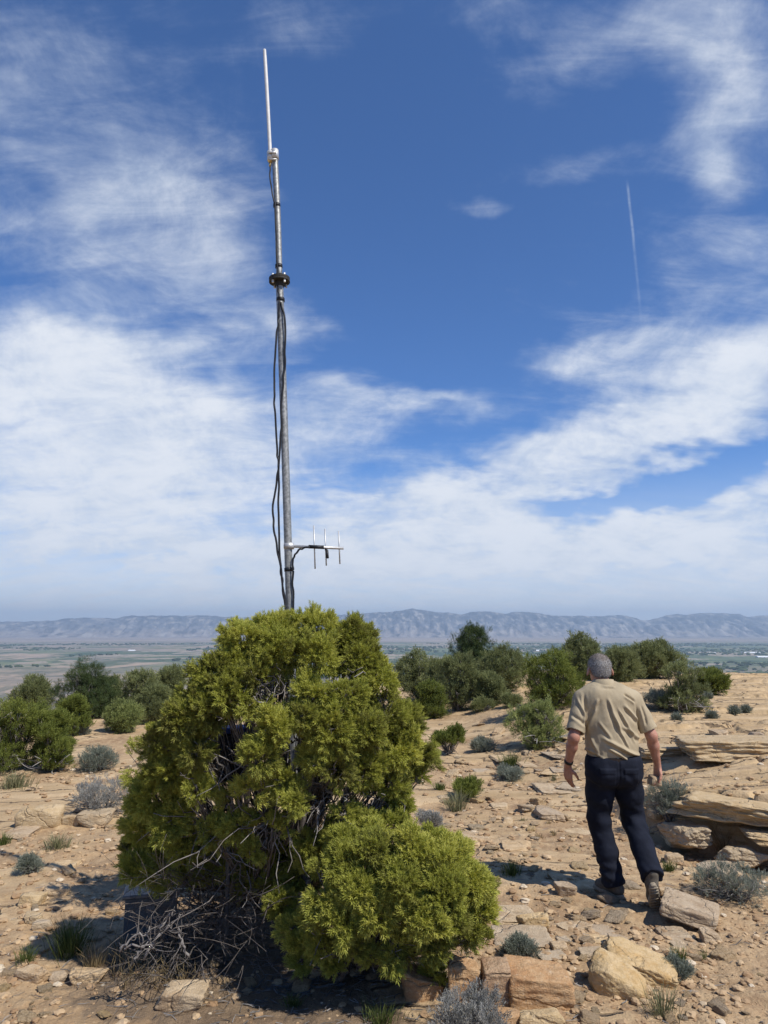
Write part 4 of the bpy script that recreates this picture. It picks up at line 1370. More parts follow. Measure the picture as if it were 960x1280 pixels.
def build_stones():
    rng = np.random.default_rng(900)
    for k in range(30):
        if k < 20:
            px, py = rng.uniform(565, 735), rng.uniform(915, 1075)
        else:
            px, py = rng.uniform(625, 765), rng.uniform(1115, 1200)
        w = rng.uniform(16, 46) * (0.7 if py < 980 else 1.0)
        h = w * rng.uniform(0.25, 0.42)
        rock(px - w / 2, py - h / 2, px + w / 2, py + h / 2, 'pale_stone' if rng.random() < 0.6 else 'sandstone', 'flat sandstone slab sunk in the slope between the low juniper bush and the man', name='flat_rock', cat='flat rock',
             hf=0.14, box=1.0, rough=0.07, seed=1500 + k, yaw=rng.uniform(-0.5, 0.5), sink=0.6, group='flat slabs sunk in the slope', planes=14)
    protos = []
    for k in range(14):
        V, F = rock_verts((1.0, rng.uniform(0.6, 1.0), rng.uniform(0.22, 0.5)), 700 + k, 3, planes=10, box=0.7, rough=0.12)
        protos.append(mesh('stone', V, F, True))
    mats = ['sandstone', 'pale_stone', 'sandstone', 'ochre_stone']
    pm_meshes = {}
    for k, me in enumerate(protos):
        for mt in set(mats):
            c = me.copy(); c.materials.append(M[mt]); pm_meshes[(k, mt)] = c

    def place(px, py, wpx, label, group):
        b = G(px, py)
        if b[1] > 16:
            return
        w = wpx * pxm(b)
        mt = mats[rng.integers(0, 4)]
        o = bpy.data.objects.new('stone', pm_meshes[(rng.integers(0, len(protos)), mt)])
        C.objects.link(o)
        o.scale = (w, w * rng.uniform(0.7, 1.1), w * rng.uniform(0.7, 1.1))
        o.rotation_euler = (rng.normal() * 0.15, rng.normal() * 0.15, rng.uniform(0, 6.28))
        o.location = (b[0], b[1], b[2] + w * 0.08)
        tag(o, label, 'stone', group)

    zones = [
        ('loose tan stone on the bare slope between the junipers and the man', 'loose stones on the slope left of the man', 100, lambda: (rng.uniform(548, 725), rng.uniform(905, 1100))),
        ('small stone on the brown soil around the boulders at the bottom right', 'small stones around the bottom right boulders', 100, lambda: (rng.uniform(612, 955), rng.uniform(1095, 1278))),
        ('small stone on the bare soil at the lower left', 'small stones on the lower left soil', 62, lambda: (rng.uniform(2, 345), rng.uniform(1040, 1278))),
        ('chip of stone in the shade beneath the tall juniper', 'chips of stone under the tall juniper', 16, lambda: (rng.uniform(240, 400), rng.uniform(1090, 1270))),
        ('small stone near the tan slabs on the left between the shrubs', 'small stones between the left shrubs', 20, lambda: (rng.uniform(5, 150), rng.uniform(915, 1040))),
    ]
    for label, group, n, f in zones:
        for k in range(n):
            px, py = f()
            w = 5.0 + 21.0 * rng.random() ** 2.4
            if py > 1100: w *= 1.15
            place(px, py, w, label, group)
    # gravel: pebbles and grit too many to count
    g = Geo()
    V0, F0 = ICO[1]
    n = 42000
    y = 2.2 + 9.5 * rng.random(n) ** 1.5
    x = (rng.random(n) * 2 - 1) * (y * 0.75 + 0.5)
    z, rk = terrain(x, y, True)
    den = fbm2(x * 0.8, y * 0.8, 3, 61)
    keep = (rng.random(n) < 0.45 + 0.9 * np.clip(den + 0.25, 0, 1)) & (rng.random(n) > rk * 0.85)
    keep &= (np.hypot((x + 0.75) / 1.15, y - 4.2) > 1.0) | (rng.random(n) < 0.22)
    x, y, z = x[keep], y[keep], z[keep]
    n = len(x)
    s = (0.0040 + 0.024 * rng.random(n) ** 3.2) * (0.8 + y * 0.07)
    jit = 1 + rng.uniform(-0.28, 0.28, (n, len(V0), 1))
    Vn = V0[None] * jit
    R = frame_from(unit(rng, n), rng)
    Vn = np.einsum('nij,nmj->nmi', R, Vn) * np.array([1, 1, 0.5])
    Vn = Vn * s[:, None, None] + np.stack([x, y, z + s * 0.25], -1)[:, None]
    F = F0[None] + (np.arange(n) * len(V0))[:, None, None]
    tint = np.repeat(rng.random(n), len(V0))
    g.add(Vn.reshape(-1, 3), F.reshape(-1, 3), tint)
    m, T = mat_new('gravel')
    t = attr(T, 'tint')
    c = T.mix(t, (0.26, 0.16, 0.085), (0.46, 0.33, 0.195))
    c = T.mix(T.smooth(t, 0.93, 0.98), c, (0.53, 0.44, 0.32))
    setin(T, 'Base Color', c); setin(T, 'Roughness', 0.95)
    o = link('gravel', g.mesh('gravel', (0, 0, 0), False), m)
    o['kind'] = 'stuff'


# ------------------------------------------------------------------ vegetation of the mesa
def build_plants():
    ft = far_tree
    ft(10, 872, 964, 92, 'juniper_green', 'thick green juniper cut by the left edge of the picture', shape='up', dead=14, dens=1.5)
    ft(64, 884, 965, 60, 'juniper_green', 'bright green feathery juniper just right of the one at the left edge', shape='up', dead=14, dens=1.4)
    ft(92, 868, 920, 34, 'juniper_green', 'slim light green juniper in front of the dark round pinyon', shape='up')
    ft(103, 832, 900, 78, 'pinyon', 'dark green round pinyon pine on the left', 'pinyon pine', 'pinyon_tree', dens=1.4)
    ft(172, 842, 892, 52, 'olive', 'greyish olive juniper right of the dark round pinyon', dens=1.0, depth=17.5)
    ft(210, 834, 878, 40, 'olive', 'dark olive juniper showing just beside the left shoulder of the tall juniper', dens=1.0, depth=20.5)
    ft(152, 880, 914, 44, 'broom', 'yellow-green bush behind the grey bush on the left', 'bush', 'bush')
    ft(192, 858, 900, 40, 'olive', 'small olive bush between the greyish juniper and the tall juniper', 'bush', 'bush', depth=16.5)
    ft(136, 850, 884, 34, 'olive', 'olive bush filling the gap right behind the dark round pinyon', 'bush', 'bush', depth=19.0)
    ft(552, 828, 880, 46, 'olive', 'olive juniper between the bare-trunked juniper and the grey-olive one', dens=1.2)
    ft(38, 850, 890, 44, 'olive', 'far olive juniper above the one at the left edge', depth=18.5)
    shrub(147, 918, 38, 26, 'greysage', 'grey leafless bush below the yellow-green bush on the left', 'bush', 'bush', 'sage')
    # centre group
    ft(524, 818, 876, 62, 'olive', 'olive juniper with bare trunks right beside the tall juniper', dens=0.8, dead=6)
    ft(538, 850, 898, 38, 'juniper_green', 'upright green bush in front of the olive juniper', 'bush', 'bush', shape='up')
    ft(574, 822, 888, 62, 'olive', 'grey-olive juniper left of and below the dark conical pinyon', dens=1.1)
    ft(591, 784, 866, 80, 'pinyon', 'tallest dark green conical pinyon in the middle distance', 'pinyon pine', 'pinyon_tree', shape='cone', dens=1.7)
    ft(630, 812, 866, 62, 'olive', 'olive juniper touching the right side of the dark conical pinyon', dens=1.2)
    ft(614, 846, 882, 34, 'olive', 'small olive bush before the pinyon and the juniper beside it', 'bush', 'bush')
    ft(692, 817, 886, 78, 'juniper_green', 'round green juniper just left of the man', dens=1.5)
    ft(728, 798, 850, 64, 'olive', 'dark olive juniper behind the head of the man', dens=1.3)
    ft(814, 804, 848, 80, 'olive', 'broad dark olive juniper right of the head of the man', dens=1.4)
    ft(778, 814, 852, 48, 'olive', 'olive juniper half hidden behind the right ear of the man', dens=1.2)
    ft(856, 828, 890, 64, 'olive', 'grey-green scraggly juniper with dead limbs spreading over the bench', dens=0.55, dead=34, shape='up', hollow=0.35)
    ft(888, 838, 868, 38, 'juniper_green', 'low bright green bush on the right of the scraggly juniper', 'bush', 'bush')
    ft(672, 878, 934, 72, 'broom', 'light green broom-like shrub with a grey skirt left of the man', 'shrub', 'shrub', dead=18, dens=0.9)
    shrub(560, 954, 42, 46, 'juniper_green', 'green upright shrub on a grey skirt right of the tall juniper', 'shrub', 'shrub', 'stems')
    shrub(828, 890, 44, 24, 'sage', 'low grey shrub at the left foot of the scraggly juniper', 'shrub', 'shrub', 'sage')
    shrub(748, 898, 30, 16, 'sage', 'low grey-green shrub behind the shoulder of the man', 'shrub', 'shrub', 'sage')
    shrub(640, 886, 24, 14, 'olive', 'tiny olive shrub on the pale ground left of the round green juniper', 'shrub', 'shrub', 'sage')
    shrub(604, 892, 26, 16, 'olive', 'small dark shrub below the grey-olive juniper', 'shrub', 'shrub', 'sage')
    shrub(656, 900, 22, 12, 'sage', 'little grey shrub left of the broom-like shrub', 'shrub', 'shrub', 'sage')
    shrub(606, 943, 30, 16, 'sage', 'grey-green cushion plant right of the upright shrub', 'shrub', 'shrub', 'sage')
    shrub(638, 962, 34, 20, 'grass', 'bright green patch of low grass on the open slope', 'grass tuft', 'grass_tuft', 'grass')
    shrub(634, 978, 40, 14, 'sage', 'flat grey cushion plant in front of the bright green grass', 'shrub', 'shrub', 'sage')
    shrub(584, 1008, 40, 34, 'juniper_green', 'round dark green shrub alone on the slope', 'shrub', 'shrub', 'stems', n=20)
    shrub(572, 1020, 38, 30, 'palegrass', 'pale grass tuft in front of the round dark green shrub', 'grass tuft', 'grass_tuft', 'grass')
    shrub(536, 1046, 32, 32, 'greysage', 'dusty grey shrub above the low juniper bush', 'shrub', 'shrub', 'sage')
    shrub(550, 990, 22, 12, 'grass', 'flat green tuft left of the round dark green shrub', 'grass tuft', 'grass_tuft', 'grass')
    shrub(518, 985, 28, 22, 'grass', 'green tuft at the right flank of the tall juniper', 'grass tuft', 'grass_tuft', 'grass')
    shrub(640, 1100, 34, 26, 'grass', 'dark grass tuft standing in the shadow of the man', 'grass tuft', 'grass_tuft', 'grass')
    shrub(652, 1204, 42, 26, 'sage', 'small grey-green plant on the broad pale slab above the rust-brown blocks', 'shrub', 'shrub', 'sage')
    shrub(842, 1058, 74, 60, 'sage', 'grey-green bush growing at the foot of the ledge beside the man', 'bush', 'bush', 'sage', n=26)
    shrub(916, 1134, 94, 46, 'sage', 'low grey sage with silvery stems at the right edge', 'sagebrush', 'sagebrush', 'sage', n=26)
    shrub(836, 1092, 20, 16, 'grass', 'tiny bright green tuft right of the right leg of the man', 'grass tuft', 'grass_tuft', 'grass', n=160)
    shrub(907, 1072, 26, 42, 'straw', 'clump of dry straw grass before the ledge', 'grass tuft', 'grass_tuft', 'grass')
    shrub(828, 1278, 60, 44, 'palegrass', 'pale grass tuft in front of the smooth rounded boulder', 'grass tuft', 'grass_tuft', 'grass')
    shrub(846, 1228, 32, 24, 'sage', 'grey-green sprig between the boulder pair and the soil', 'shrub', 'shrub', 'sage')
    shrub(850, 1206, 30, 22, 'grass', 'short green tuft at the top right of the leaning boulder', 'grass tuft', 'grass_tuft', 'grass')
    shrub(880, 1202, 24, 14, 'grass', 'sparse green tuft right of the leaning boulder', 'grass tuft', 'grass_tuft', 'grass', n=60)
    shrub(588, 1306, 100, 52, 'greysage', 'pale grey shrub in front of the rust-brown blocks at the bottom edge', 'shrub', 'shrub', 'sage', n=24)
    shrub(476, 1288, 70, 34, 'grass', 'dark green grass at the bottom edge below the low juniper bush', 'grass tuft', 'grass_tuft', 'grass')
    shrub(366, 1262, 36, 20, 'grass', 'shaded tuft of grass below the tall juniper', 'grass tuft', 'grass_tuft', 'grass')
    # left
    shrub(122, 970, 52, 32, 'sage', 'rounded grey-green cushion shrub on the left slab', 'shrub', 'shrub', 'sage', n=24)
    shrub(126, 1032, 92, 62, 'greysage', 'blue-grey sagebrush on the left beside the tall juniper', 'sagebrush', 'sagebrush', 'sage', n=24)
    shrub(18, 990, 66, 24, 'palegrass', 'flat pale grass patch at the left edge below the junipers', 'grass tuft', 'grass_tuft', 'grass')
    shrub(72, 1066, 52, 24, 'palegrass', 'pale grass patch right of the log-like boulder', 'grass tuft', 'grass_tuft', 'grass')
    shrub(37, 1098, 26, 28, 'sage', 'small grey plant left of the flat pale slab', 'shrub', 'shrub', 'sage')
    shrub(4, 1060, 20, 18, 'grass', 'green tuft at the left edge below the log-like boulder', 'grass tuft', 'grass_tuft', 'grass')
    shrub(88, 1206, 66, 56, 'grass', 'large green grass tuft at the front edge of the juniper shadow', 'grass tuft', 'grass_tuft', 'grass', n=420)
    shrub(31, 1212, 32, 28, 'grass', 'small green tuft at the far lower left', 'grass tuft', 'grass_tuft', 'grass', n=200)
    shrub(118, 1218, 40, 36, 'straw', 'dry straw grass between the green tuft and the dead branches', 'grass tuft', 'grass_tuft', 'grass')
    shrub(96, 922, 30, 14, 'sage', 'low grey plant at the foot of the slim juniper on the left', 'shrub', 'shrub', 'sage')
    shrub(924, 838, 10, 8, 'olive', 'speck of a dark bush on the far rim of the bench', 'bush', 'bush', 'sage', n=8)
    shrub(905, 838, 7, 5, 'olive', 'smaller speck of a bush on the far rim of the bench', 'bush', 'bush', 'sage', n=8)
    # sparse weeds on the bench, alike at this distance
    rng = np.random.default_rng(5)
    for k in range(7):
        px = rng.uniform(840, 955); py = rng.uniform(848, 900)
        shrub(px, py, rng.uniform(4, 9), rng.uniform(1.5, 3), 'sage', 'low grey weed among the cracks of the bench on the right', 'weed', 'weed', 'sage', 'weeds on the bench', n=6, seed=800 + k)


def build_litter():
    # fallen twigs on the soil, too many to count
    rng = np.random.default_rng(77)
    g = Geo()
    n = 1500
    for k in range(n):
        if k < 900:
            a = rng.uniform(0, 6.283); q = abs(rng.normal()) * 0.95
            x, y = -0.45 + math.cos(a) * q * 1.2, 4.05 + math.sin(a) * q * 0.8
        else:
            y = 2.4 + 6 * rng.random() ** 1.4; x = rng.uniform(-0.62, 0.62) * y
        if y < 2.2: continue
        L = rng.uniform(0.02, 0.11); th = rng.uniform(0, 6.283)
        d = np.array([math.cos(th), math.sin(th), 0]) * L
        p = np.array([x, y, 0.0])
        pts = np.array([p, p + d * 0.5 + rng.normal(size=3) * 0.006, p + d])
        for q in range(3):
            pts[q, 2] = Hs(pts[q, 0], pts[q, 1]) + 0.004 + rng.uniform(0, 0.008)
        g.tube(pts, np.array([0.0022, 0.0018, 0.001]) * rng.uniform(0.7, 1.5), 3, rng.uniform(0, 1), cap=False)
    o = link('twig_litter', g.mesh('twig_litter', (0, 0, 0), False), M['deadwood'])
    o['kind'] = 'stuff'
    for k in range(12):
        px = rng.uniform(560, 730); py = rng.uniform(910, 1060)
        shrub(px, py, rng.uniform(8, 18), rng.uniform(6, 12), 'straw' if k % 2 else 'palegrass', 'wisp of dry grass on the stony slope left of the man', 'grass tuft', 'grass_tuft', 'grass', 'dry grass wisps on the slope', n=40, seed=300 + k)


# ------------------------------------------------------------------ the mast with its antennas
def build_mast():
    D = 4.72
    steel = mat_plain('galvanised_steel', (0.27, 0.27, 0.255), 0.5, 0.55, 0.35, 45.0, 0.25, 0.001)
    rusty = mat_plain('dull_flange_steel', (0.035, 0.033, 0.030), 0.7, 0.3, 0.35, 60.0)
    alu = mat_plain('aluminium', (0.50, 0.50, 0.49), 0.5, 0.6, 0.12, 40.0)
    white = mat_plain('white_fibreglass', (0.58, 0.575, 0.555), 0.5, 0.0, 0.08, 30.0)
    black = mat_plain('black_cable', (0.014, 0.014, 0.016), 0.5, 0.0, 0.2, 40.0)
    brass = mat_plain('brass_connector', (0.60, 0.46, 0.22), 0.3, 0.9, 0.15, 40.0)

    def Q(px, py, d=D):
        return P(px, py, d)
    top = Q(343.5, 193); joint = Q(349.3, 350); low = Q(362.3, 760)
    b = low + (low - joint) / np.linalg.norm(low - joint) * 3.0
    k = (low[2] + 0.2)
    dirn = (low - Q(357, 600)); dirn /= np.linalg.norm(dirn)
    gz = Hs(low[0], low[1])
    foot = low + dirn * ((low[2] - gz) / -dirn[2])
    foot[2] -= 0.1
    t = thing('radio_mast', 'tall leaning galvanised steel antenna mast rising out of the juniper', 'antenna mast', (foot[0], foot[1], foot[2] + 0.1))
    O = (foot[0], foot[1], foot[2] + 0.1)

    def part(name, geo, mat, parent=None, smooth=True):
        return link(name, geo.mesh(name, O, smooth), mat, parent or t)
    g = Geo(); g.tube(spline([foot, Q(362.3, 760), Q(360.3, 690), Q(357.5, 600), Q(354.2, 500), Q(351.6, 420), joint], 6), 0.0265, 16)
    part('pole', g, steel)
    g = Geo(); g.tube(spline([joint, Q(347, 270), top], 8), 0.0225, 16)
    part('upper_pole', g, steel)
    ax = (top - joint) / np.linalg.norm(top - joint)
    g = Geo()
    for a, bb, r in ((-0.017, -0.003, 0.074), (-0.001, 0.013, 0.074), (-0.05, -0.016, 0.034), (0.012, 0.04, 0.030)):
        g.tube([joint + ax * a, joint + ax * bb], r, 28)
    fl = part('flange', g, rusty, None, False)
    e1 = np.cross(ax, [0, 1, 0]); e1 /= np.linalg.norm(e1); e2 = np.cross(ax, e1)
    for q in range(4):
        a = math.pi / 4 + q * math.pi / 2
        c = joint + (e1 * math.cos(a) + e2 * math.sin(a)) * 0.058
        g = Geo(); g.tube([c - ax * 0.038, c + ax * 0.030], 0.0085, 6)
        part('bolt', g, alu, fl, False)
    # straps of black tape
    for (px, py, r) in ((346.0, 257, 0.0262), (348.6, 333, 0.0262), (350.6, 375, 0.030), (360.9, 712, 0.030)):
        g = Geo(); c = Q(px, py); g.tube([c - ax * 0.012, c + ax * 0.012], r, 16)
        part('tape_band', g, black)
    # white whip antenna
    w0, w1 = Q(338.2, 198), Q(330.8, 64)
    wa = (w1 - w0) / np.linalg.norm(w1 - w0)
    g = Geo(); g.tube(spline([w0, Q(337.2, 180), Q(334.0, 118), w1 - wa * 0.02, w1], 5), np.concatenate([np.full(15, 0.0130), np.full(5, 0.0115), [0.009]]), 14)
    whip = part('whip_antenna', g, white)
    g = Geo()
    cl = Q(341, 194)
    for s in (0.0, -0.055):
        g.tube([Q(336.0, 194) + ax * s, Q(346.3, 194) + ax * s], 0.008, 8)
        g.tube([Q(336.5, 194) + ax * s + np.array([0, -0.03, 0]), Q(346.0, 194) + ax * s + np.array([0, -0.03, 0])], 0.007, 8)
    g.tube([Q(343.7, 199), Q(343.3, 188)], 0.029, 12)
    g.tube([Q(338.3, 201), Q(337.8, 190)], 0.025, 12)
    part('clamp', g, alu, whip)
    g = Geo(); g.tube([Q(338.2, 197), Q(338.0, 203)], 0.016, 10); g.tube([Q(338.0, 203), Q(337.7, 208)], 0.010, 10)
    part('connector', g, brass, whip)
    # yagi
    y0, y1 = Q(357, 682.5), Q(429.5, 685.3)
    yx = (y1 - y0) / np.linalg.norm(y1 - y0)
    g = Geo(); g.tube([y0, y1], 0.0098, 12)
    boom = part('yagi_antenna', g, alu)
    for (px, pt, pb) in ((393.0, 657, 711), (407.0, 661, 707), (424.0, 664, 705)):
        g = Geo(); g.tube([Q(px - 0.8, pt), Q(px + 0.9, pb)], 0.0046, 8)
        part('element', g, alu, boom)
    g = Geo(); c = Q(361, 682.6); g.tube([c - yx * 0.030 + [0, -0.012, 0], c + yx * 0.034 + [0, -0.012, 0]], 0.0215, 12)
    g.tube([Q(361.2, 679), Q(361.4, 686.5)], 0.0335, 16)
    part('mast_clamp', g, alu, boom)
    g = Geo(); g.tube([Q(386, 683.6) + [0, -0.012, 0], Q(405, 684.4) + [0, -0.012, 0]], 0.0125, 10)
    g.tube([Q(408.5, 688), Q(409.2, 698)], 0.0105, 8)
    g.tube([Q(406.8, 684), Q(408.5, 690)], 0.009, 8)
    part('feed_housing', g, black, boom)
    # cables
    def cable(pts, r=0.0068, d=D - 0.03):
        rr = np.random.default_rng(int(pts[0][0] * 10 + pts[0][1]))
        pp = spline([Q(a, bb, d + (c[0] if c else 0)) for a, bb, *c in pts], 6)
        pp[2:-2] += rr.normal(size=(len(pp) - 4, 3)) * 0.0022
        g = Geo(); g.tube(spline(pp[::2], 4), r, 7)
        part('cable', g, black)
    cable([(337.7, 207), (337.6, 222), (340.0, 240), (342.6, 252), (344.0, 258), (345.4, 300), (347.0, 340), (346.4, 352), (347.2, 360), (349.0, 372)], 0.0055)
    cable([(349.2, 376), (348.2, 395), (346.8, 408), (344.2, 436), (343.0, 468), (343.0, 495), (344.5, 516), (346.3, 562), (348.0, 578), (346.6, 594), (341.8, 632), (342.6, 658), (345.0, 680), (351.2, 712), (354.0, 738), (356.5, 758), (358.0, 790), (357.0, 840)], 0.0072)
    cable([(351.0, 378), (355.8, 400), (356.4, 440), (354.6, 470), (352.4, 500), (351.6, 543), (348.2, 584), (347.6, 620), (348.4, 655), (350.2, 697), (352.6, 724), (355.2, 746), (357.0, 768), (358.0, 800)], 0.0072)
    cable([(387, 683.8), (380, 684.5), (373, 688), (367.6, 696), (366.0, 706), (366.3, 730), (367.0, 762), (367.5, 800)], 0.0068)


def build_boxes():
    """equipment half hidden in the branches"""
    grey = mat_plain('grey_painted_steel', (0.09, 0.098, 0.105), 0.5, 0.1, 0.15, 25.0)
    blue = mat_plain('blue_plastic', (0.02, 0.06, 0.22), 0.5, 0.0, 0.15, 25.0)
    dark = mat_plain('dark_plastic', (0.015, 0.017, 0.022), 0.5, 0.0, 0.15, 25.0)
    lidm = mat_plain('worn_lid_metal', (0.16, 0.16, 0.165), 0.5, 0.4, 0.25, 30.0)

    def box(bm_geo, c, s, yaw, bev=0.006):
        x, y, z = np.array(s) / 2
        V = []
        for zz, k in ((-z, bev), (-z + bev, 0), (z - bev, 0), (z, bev)):
            for sx, sy in ((-1, -1), (1, -1), (1, 1), (-1, 1)):
                V.append((sx * (x - k), sy * (y - k), zz))
        F = []
        for l in range(3):
            for q in range(4):
                F.append((l * 4 + q, l * 4 + (q + 1) % 4, l * 4 + 4 + (q + 1) % 4, l * 4 + 4 + q))
        F += [(3, 2, 1, 0), (12, 13, 14, 15)]
        bm_geo.add(rotz(np.array(V), yaw) + np.asarray(c), F)
    p = P(190, 1128, 4.72)
    p[2] = Hs(p[0], p[1])
    t = thing('equipment_box', 'dark grey metal box on the ground at the shaded left side of the tall juniper', 'equipment box', p)
    g = Geo(); box(g, p + [0, 0, 0.14], (0.30, 0.22, 0.28), 0.25)
    link('body', g.mesh('body', p, False), grey, t)
    g = Geo(); box(g, p + [0, 0, 0.291], (0.33, 0.25, 0.022), 0.25)
    link('lid', g.mesh('lid', p, False), lidm, t)
    g = Geo(); c = p + np.array([0.03, -0.122, 0.22]); box(g, c, (0.05, 0.015, 0.05), 0.25, 0.003)
    link('latch', g.mesh('latch', p, False), lidm, t)
    p = P(290, 945, 4.30)
    p0 = np.array([p[0], p[1], Hs(p[0], p[1])])
    t = thing('control_box', 'black box with a blue lid on a post deep inside the tall juniper', 'control box', p0)
    g = Geo(); box(g, p, (0.16, 0.12, 0.26), 0.3)
    link('body', g.mesh('body', p0, False), dark, t)
    g = Geo(); box(g, p + [0, 0, 0.150], (0.18, 0.14, 0.034), 0.3)
    link('lid', g.mesh('lid', p0, False), blue, t)
    g = Geo(); g.tube([p0 - [0, 0, 0.05], p - [0, 0, 0.13]], 0.012, 10)
    link('post', g.mesh('post', p0), grey, t)


def build_far_town():
    roof = mat_plain('white_roof', (0.75, 0.75, 0.74), 0.5, 0.0, 0.05, 0.01)
    wall = mat_plain('pale_wall', (0.45, 0.42, 0.38), 0.8, 0.0, 0.08, 0.01)
    for (px, py, w, h, label) in ((938, 815, 110, 8, 'long white-roofed shed far out in the valley at the right edge'), (953, 820, 60, 8, 'shorter white-roofed shed right of and below the long shed in the valley'),
                                  (672, 812, 40, 6, 'pale farm building in the valley left of the round green juniper'), (165, 812, 40, 6, 'pale farm building in the valley above the dark round pinyon'), (890, 815, 36, 6, 'small pale house in the valley left of the long shed')):
        d = ray(px, py); dist = (VZ + 8 - EYE[2]) / d[2]
        p = EYE + d * dist
        p[2] = VZ - 10
        t = thing('far_shed', label, 'shed', p)
        g = Geo()
        x, y, z = w / 2, 16, h + 4
        V = np.array([(-x, -y, 0), (x, -y, 0), (x, y, 0), (-x, y, 0), (-x, -y, z), (x, -y, z), (x, y, z), (-x, y, z)], float) + p
        g.add(V, [(0, 1, 5, 4), (1, 2, 6, 5), (2, 3, 7, 6), (3, 0, 4, 7)])
        link('wall', g.mesh('wall', p, False), wall, t)
        g = Geo()
        V = np.array([(-x - 3, -y - 4, z), (x + 3, -y - 4, z), (x + 3, y + 4, z), (-x - 3, y + 4, z), (-x - 3, 0, z + 7), (x + 3, 0, z + 7)], float) + p
        g.add(V, [(0, 1, 5, 4), (2, 3, 4, 5)]); g.add(V, [(0, 4, 3), (1, 2, 5)])
        link('roof', g.mesh('roof', p, False), roof, t)
    # groves of valley trees, too far to tell apart
    rng = np.random.default_rng(31)
    g = Geo(); V0, F0 = ICO[1]
    n = 7000
    y = rng.uniform(1900, 7600, n); x = (rng.random(n) * 2 - 1) * y * 0.62
    k = noise2(x * 0.0013, y * 0.0009, 91) + 0.25 * sstep(-2500, 2500, x)
    keep = (k > 0.12) & (y > 2300)
    x, y = x[keep], y[keep]
    s = rng.uniform(3, 8, len(x))
    ext = np.stack([s * rng.uniform(1, 3.0, len(x)), s * 1.5, s * 0.9], -1)
    zz = VZ + 26 * fbm2(x * 0.0009, y * 0.0009, 4, 71) * sstep(6000, 2500, np.hypot(x, y))
    Vn = V0[None] * (1 + rng.uniform(-0.25, 0.25, (len(x), len(V0), 1))) * ext[:, None] + np.stack([x, y, zz + 4], -1)[:, None]
    F = F0[None] + (np.arange(len(x)) * len(V0))[:, None, None]
    g.add(Vn.reshape(-1, 3), F.reshape(-1, 3), np.repeat(rng.random(len(x)), len(V0)))
    o = link('valley_groves', g.mesh('valley_groves', (0, 0, 0), False), M['pinyon'])
    o['kind'] = 'stuff'
